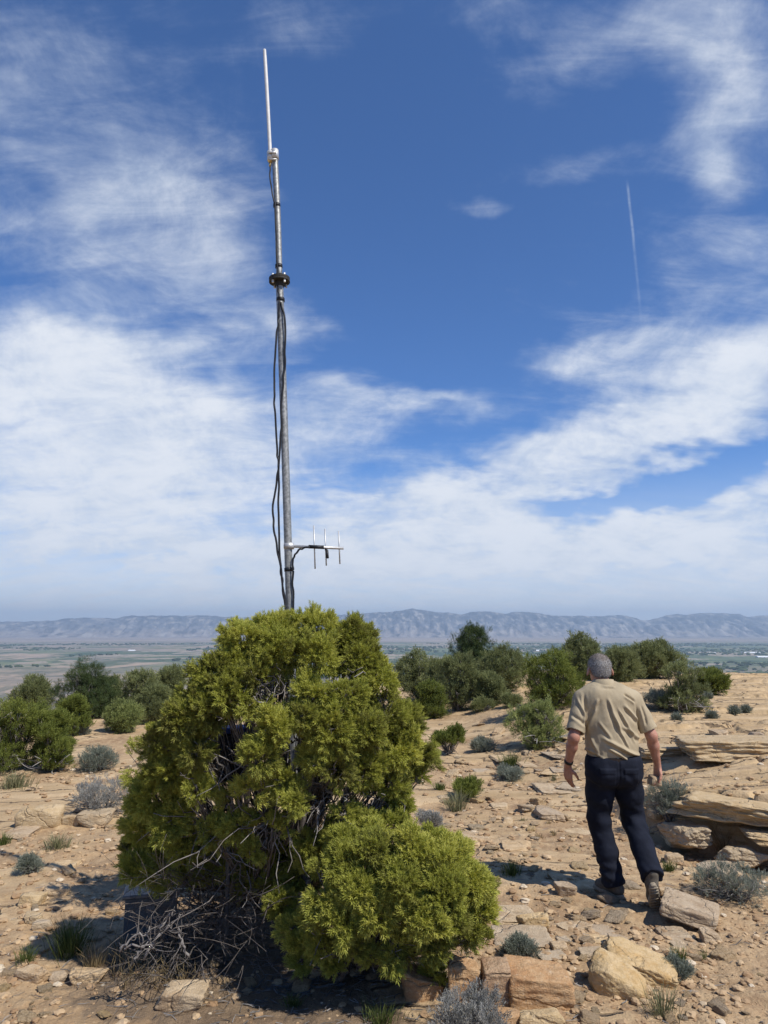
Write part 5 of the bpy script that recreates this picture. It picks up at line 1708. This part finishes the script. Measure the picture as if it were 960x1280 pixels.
# ------------------------------------------------------------------ the man
class Vox:
    """distance field on a grid, turned into one smooth surface"""
    def __init__(self, lo, hi, h):
        self.lo = np.array(lo, float); self.h = h
        self.n = np.ceil((np.array(hi) - self.lo) / h).astype(int) + 1
        self.F = np.full(self.n, 0.5, np.float32)

    def _sl(self, lo, hi):
        a = np.clip(np.floor((np.asarray(lo) - self.lo) / self.h).astype(int), 0, self.n - 1)
        b = np.clip(np.ceil((np.asarray(hi) - self.lo) / self.h).astype(int) + 1, 1, self.n)
        ax = [self.lo[i] + self.h * np.arange(a[i], b[i]) for i in range(3)]
        return tuple(slice(a[i], b[i]) for i in range(3)), np.meshgrid(*ax, indexing='ij')

    def _put(self, sl, d, k, cut=False):
        A = self.F[sl]
        if cut:
            d = -d
            if k:
                h = np.maximum(k - np.abs(A - d), 0) / k
                self.F[sl] = np.maximum(A, d) + h * h * k / 4
            else:
                self.F[sl] = np.maximum(A, d)
        else:
            if k:
                h = np.maximum(k - np.abs(A - d), 0) / k
                self.F[sl] = np.minimum(A, d) - h * h * k / 4
            else:
                self.F[sl] = np.minimum(A, d)

    def cone(self, a, b, ra, rb, k=0.02, sc=(1, 1, 1), cut=False):
        a = np.asarray(a, float); b = np.asarray(b, float)
        m = max(ra, rb) * max(1, 1) * 1.25 + k + 3 * self.h
        m = m * max(sc)
        sl, X = self._sl(np.minimum(a, b) - m, np.maximum(a, b) + m)
        s = np.asarray(sc, float)
        p = [(X[i] - a[i]) / s[i] for i in range(3)]
        ba = (b - a) / s
        t = np.clip((p[0] * ba[0] + p[1] * ba[1] + p[2] * ba[2]) / (ba @ ba + 1e-12), 0, 1)
        d = np.sqrt(sum((p[i] - t * ba[i]) ** 2 for i in range(3))) - (ra + (rb - ra) * t)
        self._put(sl, d * min(s), k, cut)

    def ell(self, c, r, k=0.02, cut=False, rot=0.0):
        c = np.asarray(c, float); r = np.asarray(r, float)
        m = r.max() + k + 3 * self.h
        sl, X = self._sl(c - m, c + m)
        p = [X[i] - c[i] for i in range(3)]
        if rot:
            ca, sa = math.cos(rot), math.sin(rot)
            p = [p[0] * ca + p[2] * sa, p[1], -p[0] * sa + p[2] * ca]
        k0 = np.sqrt(sum((p[i] / r[i]) ** 2 for i in range(3)))
        k1 = np.sqrt(sum((p[i] / r[i] ** 2) ** 2 for i in range(3))) + 1e-9
        self._put(sl, k0 * (k0 - 1) / k1, k, cut)

    def plane_cut(self, p, n, lo=None, hi=None):
        """remove what lies on the side the normal points to"""
        n = np.asarray(n, float) / np.linalg.norm(n)
        lo = self.lo if lo is None else lo
        hi = self.lo + self.h * self.n if hi is None else hi
        sl, X = self._sl(lo, hi)
        d = sum((X[i] - p[i]) * n[i] for i in range(3))
        self.F[sl] = np.maximum(self.F[sl], d)

    def net(self, relax=1):
        F = self.F
        ins = F < 0
        nx, ny, nz = F.shape
        cnt = np.zeros((nx - 1, ny - 1, nz - 1), np.int8)
        for dx in (0, 1):
            for dy in (0, 1):
                for dz in (0, 1):
                    cnt += ins[dx:nx - 1 + dx, dy:ny - 1 + dy, dz:nz - 1 + dz]
        act = (cnt > 0) & (cnt < 8)
        I = np.argwhere(act)
        idx = np.full(act.shape, -1, np.int32)
        idx[act] = np.arange(len(I))
        acc = np.zeros((len(I), 3)); w = np.zeros(len(I))
        cs = [(dx, dy, dz) for dx in (0, 1) for dy in (0, 1) for dz in (0, 1)]
        val = {c: F[I[:, 0] + c[0], I[:, 1] + c[1], I[:, 2] + c[2]].astype(float) for c in cs}
        for c in cs:
            for ax in range(3):
                if c[ax] == 0:
                    e = list(c); e[ax] = 1; e = tuple(e)
                    a, b = val[c], val[e]
                    x = (a < 0) != (b < 0)
                    t = np.where(x, a / np.where(x, a - b, 1), 0)
                    q = np.tile(np.array(c, float), (len(I), 1)); q[:, ax] += t
                    acc[x] += q[x]; w[x] += 1
        V = self.lo + self.h * (I + acc / w[:, None])
        Q = []
        for ax in range(3):
            a1, a2 = [i for i in range(3) if i != ax]
            s0 = [slice(None)] * 3; s1 = [slice(None)] * 3
            s0[ax] = slice(0, -1); s1[ax] = slice(1, None)
            A = ins[tuple(s0)]; B = ins[tuple(s1)]
            E = np.argwhere(A != B)
            E = E[(E[:, a1] > 0) & (E[:, a2] > 0) & (E[:, a1] < F.shape[a1] - 1) & (E[:, a2] < F.shape[a2] - 1)]
            if not len(E):
                continue
            o = np.zeros(3, int)
            def at(d1, d2):
                e = E.copy(); e[:, a1] += d1; e[:, a2] += d2
                return idx[e[:, 0], e[:, 1], e[:, 2]]
            q = np.stack([at(-1, -1), at(0, -1), at(0, 0), at(-1, 0)], -1)
            fl = A[E[:, 0], E[:, 1], E[:, 2]]
            if ax == 1:
                fl = ~fl
            q[~fl] = q[~fl][:, ::-1]
            Q.append(q)
        Q = np.concatenate(Q)
        Q = Q[(Q >= 0).all(1)]
        for _ in range(relax):
            V = self.smooth(V, Q, 0.5)
        return V, Q

    @staticmethod
    def smooth(V, Q, f):
        s = np.zeros_like(V); n = np.zeros(len(V))
        for a in range(4):
            b = (a + 1) % 4
            np.add.at(s, Q[:, a], V[Q[:, b]]); np.add.at(n, Q[:, a], 1)
            np.add.at(s, Q[:, b], V[Q[:, a]]); np.add.at(n, Q[:, b], 1)
        return V * (1 - f) + f * s / np.maximum(n, 1)[:, None]


def vnormals(V, Q):
    n = np.cross(V[Q[:, 2]] - V[Q[:, 0]], V[Q[:, 3]] - V[Q[:, 1]])
    N = np.zeros_like(V)
    for a in range(4):
        np.add.at(N, Q[:, a], n)
    return N / (np.linalg.norm(N, axis=1, keepdims=True) + 1e-12)


def hand(vx, wrist, fdir, pdir, side, curl, scale=1.0):
    """fdir along the fingers, pdir out of the palm, side = thumb side direction"""
    f = np.array(fdir, float); f /= np.linalg.norm(f)
    p = np.array(pdir, float); p -= f * (p @ f); p /= np.linalg.norm(p)
    s = np.cross(f, p) * side
    w = np.asarray(wrist, float)
    sc = scale
    # palm: four metacarpal rays
    for i, o in enumerate((0.030, 0.010, -0.010, -0.029)):
        k0 = w + s * o * 0.55 * sc
        k1 = w + f * (0.088 - 0.006 * abs(i - 1)) * sc + s * o * sc
        vx.cone(k0, k1, 0.0155 * sc, 0.0120 * sc, 0.012)
        L = (0.040, 0.045, 0.042, 0.032)[i] * sc
        ang = 0.0
        q = k1
        for j, (ll, r0, r1) in enumerate(((1.0, 0.0098, 0.0090), (0.66, 0.0090, 0.0082), (0.52, 0.0082, 0.0066))):
            ang += curl[j] * (1.0 + 0.06 * i)
            d = f * math.cos(ang) + p * math.sin(ang)
            e = q + d * L * ll
            vx.cone(q, e, r0 * sc, r1 * sc, 0.003)
            q = e
    # thumb from the side of the palm near its base
    b = w + f * 0.022 * sc + s * 0.024 * sc
    m = b + (f * 0.55 + s * 0.62 + p * 0.42) * 0.046 * sc
    t = m + (f * 0.80 + s * 0.22 + p * 0.52) * 0.034 * sc
    u = t + (f * 0.85 - s * 0.05 + p * 0.5) * 0.027 * sc
    vx.cone(b, m, 0.0155 * sc, 0.0115 * sc, 0.012)
    vx.cone(m, t, 0.0112 * sc, 0.0100 * sc, 0.004)
    vx.cone(t, u, 0.0100 * sc, 0.0078 * sc, 0.003)


def build_person():
    D0 = 5.42
    bx = (770 - 480) / FPX * (D0 * CP + (0.8 - 1.85) * SP)
    base = np.array([bx, D0, 0.0])
    base[2] = Hs(bx, D0) + 0.012
    t = thing('person', 'man walking away in tan short-sleeved shirt and navy trousers, stone in his right hand', 'person', base)

    t.scale = (0.955, 1.0, 1.0)
    khaki, T = mat_new('khaki_cotton')
    co = objco(T)
    n = T.noise(co, 9.0, 4, 0.6); wv = T.noise(co, 380.0, 2, 0.6)
    setin(T, 'Base Color', T.mix(T.smooth(n, 0.3, 0.7), (0.325, 0.264, 0.172), (0.375, 0.308, 0.204)))
    setin(T, 'Roughness', 0.85)
    bump(T, T.m('ADD', T.m('MULTIPLY', wv, 0.3), T.noise(T.mapping(co, rot=(0, 0.6, 0), scale=(1, 1, 0.35)), 22.0, 3, 0.55)), 0.5, 0.006)
    navy, T = mat_new('navy_cotton')
    co = objco(T)
    n = T.noise(co, 12.0, 4, 0.6); wv = T.noise(co, 300.0, 2, 0.6)
    setin(T, 'Base Color', T.mix(T.smooth(n, 0.3, 0.7), (0.0068, 0.0086, 0.0155), (0.0118, 0.0145, 0.0250)))
    setin(T, 'Roughness', 0.85)
    setin(T, 'Specular IOR Level', 0.15)
    bump(T, T.m('ADD', T.m('MULTIPLY', wv, 0.3), T.noise(T.mapping(co, scale=(1, 1, 0.5)), 26.0, 3, 0.55)), 0.5, 0.006)
    skin, T = mat_new('sunburnt_skin')
    co = objco(T)
    n = T.noise(co, 30.0, 4, 0.6)
    setin(T, 'Base Color', T.mix(T.smooth(n, 0.3, 0.7), (0.34, 0.16, 0.108), (0.43, 0.225, 0.16)))
    setin(T, 'Roughness', 0.5)
    T.b.inputs['Subsurface Weight'].default_value = 0.08
    T.b.inputs['Subsurface Radius'].default_value = (0.01, 0.004, 0.002)
    hairm, T = mat_new('grey_hair')
    co = objco(T)
    n = T.noise(co, 160.0, 3, 0.7); n2 = T.noise(co, 14.0, 3, 0.6)
    sp = T.n('ShaderNodeSeparateXYZ', ins={0: co})
    c = T.mix(T.smooth(n, 0.35, 0.65), (0.125, 0.115, 0.106), (0.40, 0.385, 0.37))
    thin = T.smooth(T.m('ADD', sp.outputs[2], T.m('MULTIPLY', n2, 0.05)), 1.635, 1.675)
    c = T.mix(T.m('MULTIPLY', thin, 0.55), c, (0.15, 0.105, 0.08))
    setin(T, 'Base Color', c); setin(T, 'Roughness', 0.75)
    bump(T, n, 0.5, 0.002)
    shoem = mat_plain('grey_shoe_suede', (0.11, 0.095, 0.075), 0.85, 0.0, 0.25, 40.0, 0.4, 0.002)
    solem = mat_plain('dusty_rubber_sole', (0.27, 0.225, 0.165), 0.9, 0.0, 0.25, 60.0, 0.5, 0.003)
    blackm = mat_plain('black_strap', (0.012, 0.012, 0.013), 0.5)
    beltm = mat_plain('dark_leather_belt', (0.02, 0.013, 0.01), 0.45)

    # joints (x right, y away from the camera, z up)
    HEAD = np.array([-0.058, 0.095, 1.562])
    NECK = np.array([-0.050, 0.055, 1.452])
    SL, SR = np.array([-0.225, 0.03, 1.345]), np.array([0.172, 0.03, 1.345])
    EL, ER = np.array([-0.326, -0.055, 1.085]), np.array([0.280, -0.02, 1.090])
    WL, WR = np.array([-0.345, 0.075, 0.868]), np.array([0.348, 0.07, 0.868])
    HL, HR = np.array([-0.115, 0.01, 0.865]), np.array([0.080, 0.0, 0.865])
    KL, KR = np.array([-0.125, 0.07, 0.475]), np.array([0.135, 0.07, 0.490])
    AL, AR = np.array([-0.062, -0.02, 0.085]), np.array([0.128, -0.285, 0.215])

    # ---- body: one continuous surface
    vx = Vox((-0.46, -0.45, -0.02), (0.46, 0.36, 1.72), 0.0045)
    vx.ell((-0.02, 0.0, 0.93), (0.165, 0.115, 0.14), 0.03)
    vx.ell((-0.025, 0.02, 1.20), (0.165, 0.112, 0.24), 0.05)
    vx.cone(SL + [0.03, 0, 0], SR - [0.03, 0, 0], 0.062, 0.062, 0.05)
    vx.cone(HL, KL, 0.082, 0.056, 0.03); vx.cone(KL, AL, 0.052, 0.036, 0.02)
    vx.cone(HR, KR, 0.082, 0.056, 0.03); vx.cone(KR, AR, 0.052, 0.036, 0.02)
    vx.cone(AL, AL + np.array([-0.06, 0.12, -0.05]), 0.035, 0.028, 0.02)
    vx.cone(AR, AR + np.array([0.02, 0.07, -0.13]), 0.035, 0.028, 0.02)
    for S, E, W in ((SL, EL, WL), (SR, ER, WR)):
        vx.cone(S, E, 0.050, 0.040, 0.03)
        mid = E + (W - E) * 0.32
        vx.cone(E, mid, 0.040, 0.041, 0.025)
        vx.cone(mid, W, 0.041, 0.026, 0.02)
    hand(vx, WL + np.array([0, 0.008, -0.01]), (0.04, 0.18, -1.0), (0.75, 0.55, 0.10), 1, (0.25, 0.35, 0.3), 0.98)
    hand(vx, WR + np.array([0, 0.008, -0.008]), (0.02, 0.10, -1.0), (-0.75, -0.35, 0.0), -1, (0.55, 0.85, 0.6), 0.98)
    # neck and head
    vx.cone(NECK + [0.01, 0.0, -0.05], HEAD + [0, -0.02, -0.045], 0.052, 0.054, 0.02)
    vx.ell(HEAD + [0, -0.004, 0.022], (0.084, 0.100, 0.086), 0.02)
    vx.ell(HEAD + [0, 0.035, -0.055], (0.062, 0.064, 0.066), 0.03)
    vx.cone(HEAD + [0, 0.070, -0.102], HEAD + [0, 0.088, -0.100], 0.026, 0.020, 0.02)      # chin
    vx.cone(HEAD + [0, 0.088, 0.000], HEAD + [0, 0.122, -0.034], 0.009, 0.014, 0.012)      # nose
    vx.cone(HEAD + [-0.034, 0.088, 0.012], HEAD + [0.034, 0.088, 0.012], 0.011, 0.011, 0.012)  # brow
    for s in (-1, 1):
        vx.ell(HEAD + [s * 0.031, 0.104, -0.008], (0.014, 0.012, 0.010), 0.008, True)
        vx.ell(HEAD + [s * 0.031, 0.086, -0.008], (0.0125, 0.0125, 0.0125), 0.0)
        vx.cone(HEAD + [s * 0.0, 0.092, -0.060], HEAD + [s * 0.022, 0.086, -0.060], 0.0065, 0.005, 0.006)
        # ears
        vx.ell(HEAD + [s * 0.093, -0.010, -0.016], (0.011, 0.021, 0.035), 0.008, False, s * 0.28)
        vx.ell(HEAD + [s * 0.102, 0.002, -0.014], (0.006, 0.011, 0.018), 0.004, True)
    V, Q = vx.net(1)
    link('body', mesh('body', V, Q, True), skin, t)

    # ---- hair: close-cropped cap
    hx = Vox((-0.20, -0.05, 1.44), (0.05, 0.24, 1.72), 0.0035)
    hx.ell(HEAD + [0, -0.006, 0.024], (0.0880, 0.1035, 0.0905), 0.01)
    hx.ell(HEAD + [0, -0.054, -0.020], (0.068, 0.046, 0.048), 0.02)
    hx.plane_cut(HEAD + [0, 0.05, 0.035], (0, 0.85, -0.45))
    hx.plane_cut(HEAD + [0, -0.05, -0.050], (0, 0.30, -1.0))
    for s in (-1, 1):
        hx.ell(HEAD + [s * 0.092, 0.000, -0.026], (0.022, 0.034, 0.038), 0.01, True)
    V, Q = hx.net(1)
    N = vnormals(V, Q)
    V = V + N * (0.0016 * fbm3(V * 200, 2, 7))[:, None]
    # short strands over the cap
    hr = np.random.default_rng(12)
    g = Geo()
    g.add(V, Q)
    pick = hr.choice(len(V), min(5200, len(V)), replace=False)
    p0 = V[pick]; nn_ = N[pick]
    d = nn_ * 0.75 + np.array([0, -0.15, -0.75]) * (0.6 + 0.4 * hr.random((len(pick), 1))) + hr.normal(size=(len(pick), 3)) * 0.25
    d /= np.linalg.norm(d, axis=1, keepdims=True)
    L = hr.uniform(0.006, 0.013, (len(pick), 1))
    sx_ = np.cross(d, nn_ + 0.01); sx_ /= np.linalg.norm(sx_, axis=1, keepdims=True) + 1e-9
    tri = np.stack([p0 - sx_ * 0.0012, p0 + sx_ * 0.0012, p0 + d * L], 1).reshape(-1, 3)
    g.add(tri, np.arange(len(tri)).reshape(-1, 3))
    link('hair', g.mesh('hair', (0, 0, 0)), hairm, t)

    # ---- shirt
    sx = Vox((-0.42, -0.22, 0.86), (0.38, 0.24, 1.56), 0.005)
    sx.ell((-0.02, 0.005, 1.00), (0.196, 0.138, 0.17), 0.03)
    sx.ell((-0.025, 0.012, 1.17), (0.205, 0.136, 0.24), 0.06)
    sx.cone(SL + [0.045, 0.0, -0.03], SR - [0.045, 0.0, -0.03] + [0, 0, -0.06], 0.088, 0.088, 0.06, (1, 0.95, 1))
    sx.cone(SL + [0.02, 0, 0.0], NECK + [-0.02, 0, -0.03], 0.068, 0.066, 0.05)
    sx.cone(SR + [-0.02, 0, 0.0], NECK + [0.03, 0, -0.03], 0.068, 0.066, 0.05)
    sv = Vox((-0.42, -0.22, 0.86), (0.38, 0.24, 1.56), 0.005)
    for S, E in ((SL, EL), (SR, ER)):
        d = (E - S)
        sv.cone(S + [0, 0, -0.005], S + d * 0.5, 0.073, 0.067, 0.035)
        sv.cone(S + d * 0.45, S + d * 1.05, 0.066, 0.070, 0.02)
        c = S + d * 0.86
        x0, x1 = (-0.41, -0.02) if S[0] < 0 else (-0.02, 0.37)
        sv.plane_cut(c, d, (x0, -0.21, 0.87), (x1, 0.23, 1.30))
        sv.cone(S + d * 0.62, S + d * 1.2, 0.057, 0.063, 0.0, cut=True)   # hollow cuff
    sx._put((slice(None),) * 3, sv.F, 0.018)
    sx.cone((-0.11, 0.012, 1.352), (0.035, 0.012, 1.352), 0.112, 0.112, 0.05)
    # open neck
    sx.cone(NECK + [0.0, 0.0, 0.01], HEAD + [0, 0, 0.05], 0.066, 0.066, 0.0, cut=True)
    sx.plane_cut(NECK + [0, 0, 0.035], (0.0, 0.45, 1.0))
    sx.plane_cut((0, 0, 0.905), (0, 0, -1))
    V, Q = sx.net(1)
    N = vnormals(V, Q)

    def B(cx, cy):
        return (660 + cx * 0.2736 - 768) / 176.0, (1108 - (800 + cy * 0.2736)) / 176.0
    creases = [((350, 255), (400, 395), 0.011, 0.010), ((330, 430), (480, 505), 0.012, 0.012), ((400, 300), (470, 440), 0.010, 0.009), ((432, 285), (500, 360), 0.011, 0.010),
               ((300, 290), (255, 400), 0.012, 0.008), ((285, 300), (300, 250), 0.010, 0.006), ((245, 240), (246, 420), 0.010, -0.010), ((500, 300), (512, 480), 0.010, -0.009),
               ((440, 235), (490, 270), 0.010, -0.010), ((350, 470), (440, 525), 0.010, 0.010), ((250, 480), (330, 520), 0.011, 0.008), ((400, 470), (515, 515), 0.010, 0.010),
               ((265, 430), (300, 500), 0.012, 0.007), ((420, 380), (505, 440), 0.011, 0.009), ((215, 250), (235, 330), 0.010, 0.008), ((180, 330), (235, 370), 0.012, -0.008),
               ((530, 290), (545, 370), 0.010, -0.008), ((340, 195), (400, 195), 0.008, 0.005), ((372, 330), (440, 470), 0.009, 0.007), ((310, 360), (360, 430), 0.010, 0.006)]
    disp = np.zeros(len(V))
    rough = fbm3(V * 9, 2, 3)
    for a, b, wd, amp in creases:
        a = np.array(B(*a)); b = np.array(B(*b)); ab = b - a; L = np.linalg.norm(ab)
        q = V[:, [0, 2]] - a
        q = q + 0.010 * np.stack([rough, noise3(V * 8 + 5, 4)], -1)
        tt = (q @ ab) / L ** 2
        ds = (q[:, 0] * -ab[1] + q[:, 1] * ab[0]) / L
        fade = sstep(-0.15, 0.2, tt) * sstep(1.15, 0.8, tt)
        prof = np.exp(-(ds / wd) ** 2) - 0.55 * np.exp(-((ds + wd * 1.7) / wd) ** 2)
        disp += 1.5 * amp * prof * fade * (N[:, 1] < 0.25)
    disp += 0.004 * fbm3(V * np.array([14, 10, 9]) + 3, 3, 17)
    disp += 0.006 * sstep(1.02, 0.93, V[:, 2]) * np.sin(V[:, 0] * 55 + 3 * noise3(V * 9, 3))
    V = V + N * disp[:, None]
    V = Vox.smooth(V, Q, 0.3)
    sh = link('shirt', mesh('shirt', V, Q, True), khaki, t)
    # collar band and yoke seam are cloth of the same shirt
    g = Geo()
    ring = []
    for k in range(28):
        a = k / 27 * 2 * math.pi
        ring.append(NECK + np.array([0.002 + 0.072 * math.cos(a), -0.004 + 0.080 * math.sin(a), 0.016 + 0.020 * (-math.sin(a)) * 0.6 + 0.0]))
    ring = np.array(ring)
    up = np.array([0, 0.004, 0.016])
    Vc = np.concatenate([ring + up, ring * 1.0, (ring - NECK) * np.array([1.22, 1.22, 1]) + NECK - np.array([0, 0, 0.030]), (ring - NECK) * np.array([1.10, 1.10, 1]) + NECK + up * 1.0])
    m = 28
    Fc = []
    for k in range(m - 1):
        Fc.append((k, k + 1, m + k + 1, m + k))
        Fc.append((3 * m + k, 2 * m + k, 2 * m + k + 1, 3 * m + k + 1))
        Fc.append((k, 3 * m + k, 3 * m + k + 1, k + 1))
    g.add(Vc, Fc)
    link('collar', g.mesh('collar', (0, 0, 0)), khaki, sh)

    # ---- trousers
    px = Vox((-0.34, -0.46, 0.02), (0.34, 0.30, 1.02), 0.005)
    px.cone((-0.075, 0.0, 0.90), (0.040, 0.0, 0.90), 0.128, 0.128, 0.03, (1, 1.0, 1))
    px.cone((-0.105, -0.03, 0.85), (0.07, -0.03, 0.85), 0.118, 0.118, 0.04)
    for Hh, K, A, out in ((HL, KL, AL, -1), (HR, KR, AR, 1)):
        px.cone(Hh + [0, 0, 0.02], Hh + (K - Hh) * 0.5, 0.116, 0.100, 0.035)
        px.cone(Hh + (K - Hh) * 0.5, K, 0.100, 0.086, 0.03)
        px.cone(K, K + (A - K) * 0.55, 0.086, 0.079, 0.03)
        px.cone(K + (A - K) * 0.5, K + (A - K) * 0.98, 0.078, 0.080, 0.025)
    dl = AL - KL; dr = AR - KR
    px.plane_cut(AL + [0, 0, -0.02], dl, AL - 0.14, AL + [0.10, 0.14, 0.06])
    px.plane_cut(AR + dr * 0.02, dr, AR - np.array([0.10, 0.16, 0.16]), AR + np.array([0.15, 0.16, 0.08]))
    px.plane_cut((0, 0, 0.952), (0, 0, 1))
    V, Q = px.net(1)
    N = vnormals(V, Q)
    z = V[:, 2]
    fold = fbm3(V * np.array([7, 7, 13]) + 2, 3, 23)
    kneew = np.exp(-((z - 0.50) / 0.12) ** 2) + 1.3 * sstep(0.36, 0.12, z) + 0.5 * np.exp(-((z - 0.80) / 0.07) ** 2)
    disp = 0.005 * fold + 0.0065 * kneew * np.sin(z * 75 + 6 * noise3(V * np.array([6, 6, 3]), 31) + V[:, 0] * 25) * (0.4 + 0.6 * np.abs(noise3(V * 5, 33)))
    # centre seam and the two back pockets
    back = N[:, 1] < -0.2
    disp -= 0.006 * np.exp(-((V[:, 0] + 0.018) / 0.006) ** 2) * back * (z > 0.72)
    for cx in (-0.105, 0.072):
        e = np.maximum(np.abs(V[:, 0] - cx) - 0.055, np.abs(z - 0.815) - 0.060)
        disp += 0.004 * sstep(0.006, -0.004, e) * back
        e2 = np.maximum(np.abs(V[:, 0] - cx) - 0.057, np.abs(z - 0.862) - 0.017)
        disp += 0.004 * sstep(0.004, -0.003, e2) * back
    V = V + N * disp[:, None]
    V = Vox.smooth(V, Q, 0.25)
    tr = link('trousers', mesh('trousers', V, Q, True), navy, t)
    g = Geo()
    m = 40
    a = np.linspace(0, 2 * math.pi, m, endpoint=False)
    rx, ry = 0.190, 0.134
    bring = np.stack([-0.0175 + rx * np.sign(np.cos(a)) * np.abs(np.cos(a)) ** 0.85, ry * np.sin(a), np.full(m, 0.93)], -1)
    Vb = np.concatenate([bring + [0, 0, -0.018], bring + [0, 0, 0.018]])
    Fb = [(k, (k + 1) % m, m + (k + 1) % m, m + k) for k in range(m)]
    g.add(Vb, Fb)
    link('belt', g.mesh('belt', (0, 0, 0)), beltm, tr)

    # ---- shoes
    def shoe(heel, toe, up, ank):
        heel = np.array(heel, float); toe = np.array(toe, float)
        f = toe - heel; L = np.linalg.norm(f); f /= L
        u = np.array(up, float); u -= f * (u @ f); u /= np.linalg.norm(u)
        s = np.cross(f, u)
        lo = np.minimum(np.minimum(heel, toe), ank) - 0.10; hi = np.maximum(np.maximum(heel, toe), ank) + 0.10
        vx = Vox(lo, hi, 0.004)
        h = heel + f * 0.042; b = heel + f * L * 0.66; tt = toe - f * 0.045
        vx.cone(h + u * 0.050, b + u * 0.046, 0.041, 0.043, 0.02)
        vx.cone(b + u * 0.046, tt + u * 0.036, 0.043, 0.034, 0.02)
        vx.cone(h + u * 0.055 + f * 0.01, np.asarray(ank) + u * 0.0, 0.043, 0.045, 0.02)
        vx.plane_cut(heel + u * 0.018, -u)
        V, Q = vx.net(1)
        up_o = link('shoe', mesh('shoe', V, Q, True), shoem, t)
        # sole: outline lofted
        m = 40
        a = np.linspace(0, 2 * math.pi, m, endpoint=False)
        out = []
        for x in a:
            c = math.cos(x); sn = math.sin(x)
            l = (L * 0.5 + 0.004) * c + L * 0.5
            w = 0.036 + 0.011 * sstep(0.35, 0.75, l / L) - 0.006 * math.exp(-((l / L - 0.42) / 0.12) ** 2)
            out.append(heel + f * l + s * w * np.sign(sn) * abs(sn) ** 0.62)
        out = np.array(out)
        tread = 0.003 * np.sign(np.sin(np.linspace(0, 40 * math.pi, m)))
        rings = [out + u * (-0.004), out * 1.0 + s * 0, out + u * 0.012, (out - out.mean(0)) * 0.97 + out.mean(0) + u * 0.024]
        rings[0] = (out - out.mean(0)) * 0.96 + out.mean(0) - u * 0.004
        g = Geo()
        Vs = np.concatenate(rings + [[out.mean(0) - u * 0.001], [out.mean(0) + u * 0.024]])
        Fs = []
        for r in range(3):
            Fs += [(r * m + k, r * m + (k + 1) % m, (r + 1) * m + (k + 1) % m, (r + 1) * m + k) for k in range(m)]
        g.add(Vs, Fs)
        g.F3.append(np.array([(4 * m, (k + 1) % m, k) for k in range(m)]))
        g.F3.append(np.array([(4 * m + 1, 3 * m + k, 3 * m + (k + 1) % m) for k in range(m)]))
        # tread bars
        for k in range(9):
            l = L * (0.08 + 0.84 * k / 8.0)
            if 0.36 < l / L < 0.5: continue
            c = heel + f * l - u * 0.005
            g.tube([c - s * 0.030, c + s * 0.030], 0.006, 5)
        link('sole', g.mesh('sole', (0, 0, 0), True), solem, up_o)
    shoe((-0.018, -0.075, -0.004), (-0.150, 0.165, -0.004), (0, 0, 1), AL + [0, 0, 0.05])
    shoe((0.108, -0.345, 0.175), (0.165, -0.215, -0.028 + 0.0), (0.05, 0.90, 0.62), AR + np.array([0.0, 0.0, 0.02]))
    # ---- watch strap on the left wrist
    ax = (WL - EL) / np.linalg.norm(WL - EL)
    c = WL - ax * 0.035
    g = Geo(); g.tube([c - ax * 0.011, c + ax * 0.011], 0.0345, 20)
    link('watch', g.mesh('watch', (0, 0, 0)), blackm, t)

    # ---- the stone he carries
    sc = base + (WR + np.array([-0.030, 0.0, -0.108])) * np.array([0.955, 1, 1])
    V, F = rock_verts((0.088, 0.09, 0.075), 61, 3, planes=8, rough=0.05)
    o = link('stone', mesh('held_stone', V, F, True), M['sandstone'], None, sc)
    tag(o, 'fist-sized tan stone held in the right hand of the man', 'stone')


# ------------------------------------------------------------------ assemble
HB = build_hero_juniper()
build_low_juniper()
build_dead_shrub()
build_mast()
build_boxes()
build_rocks()
build_stones()
build_plants()
build_litter()
build_far_town()
build_person()
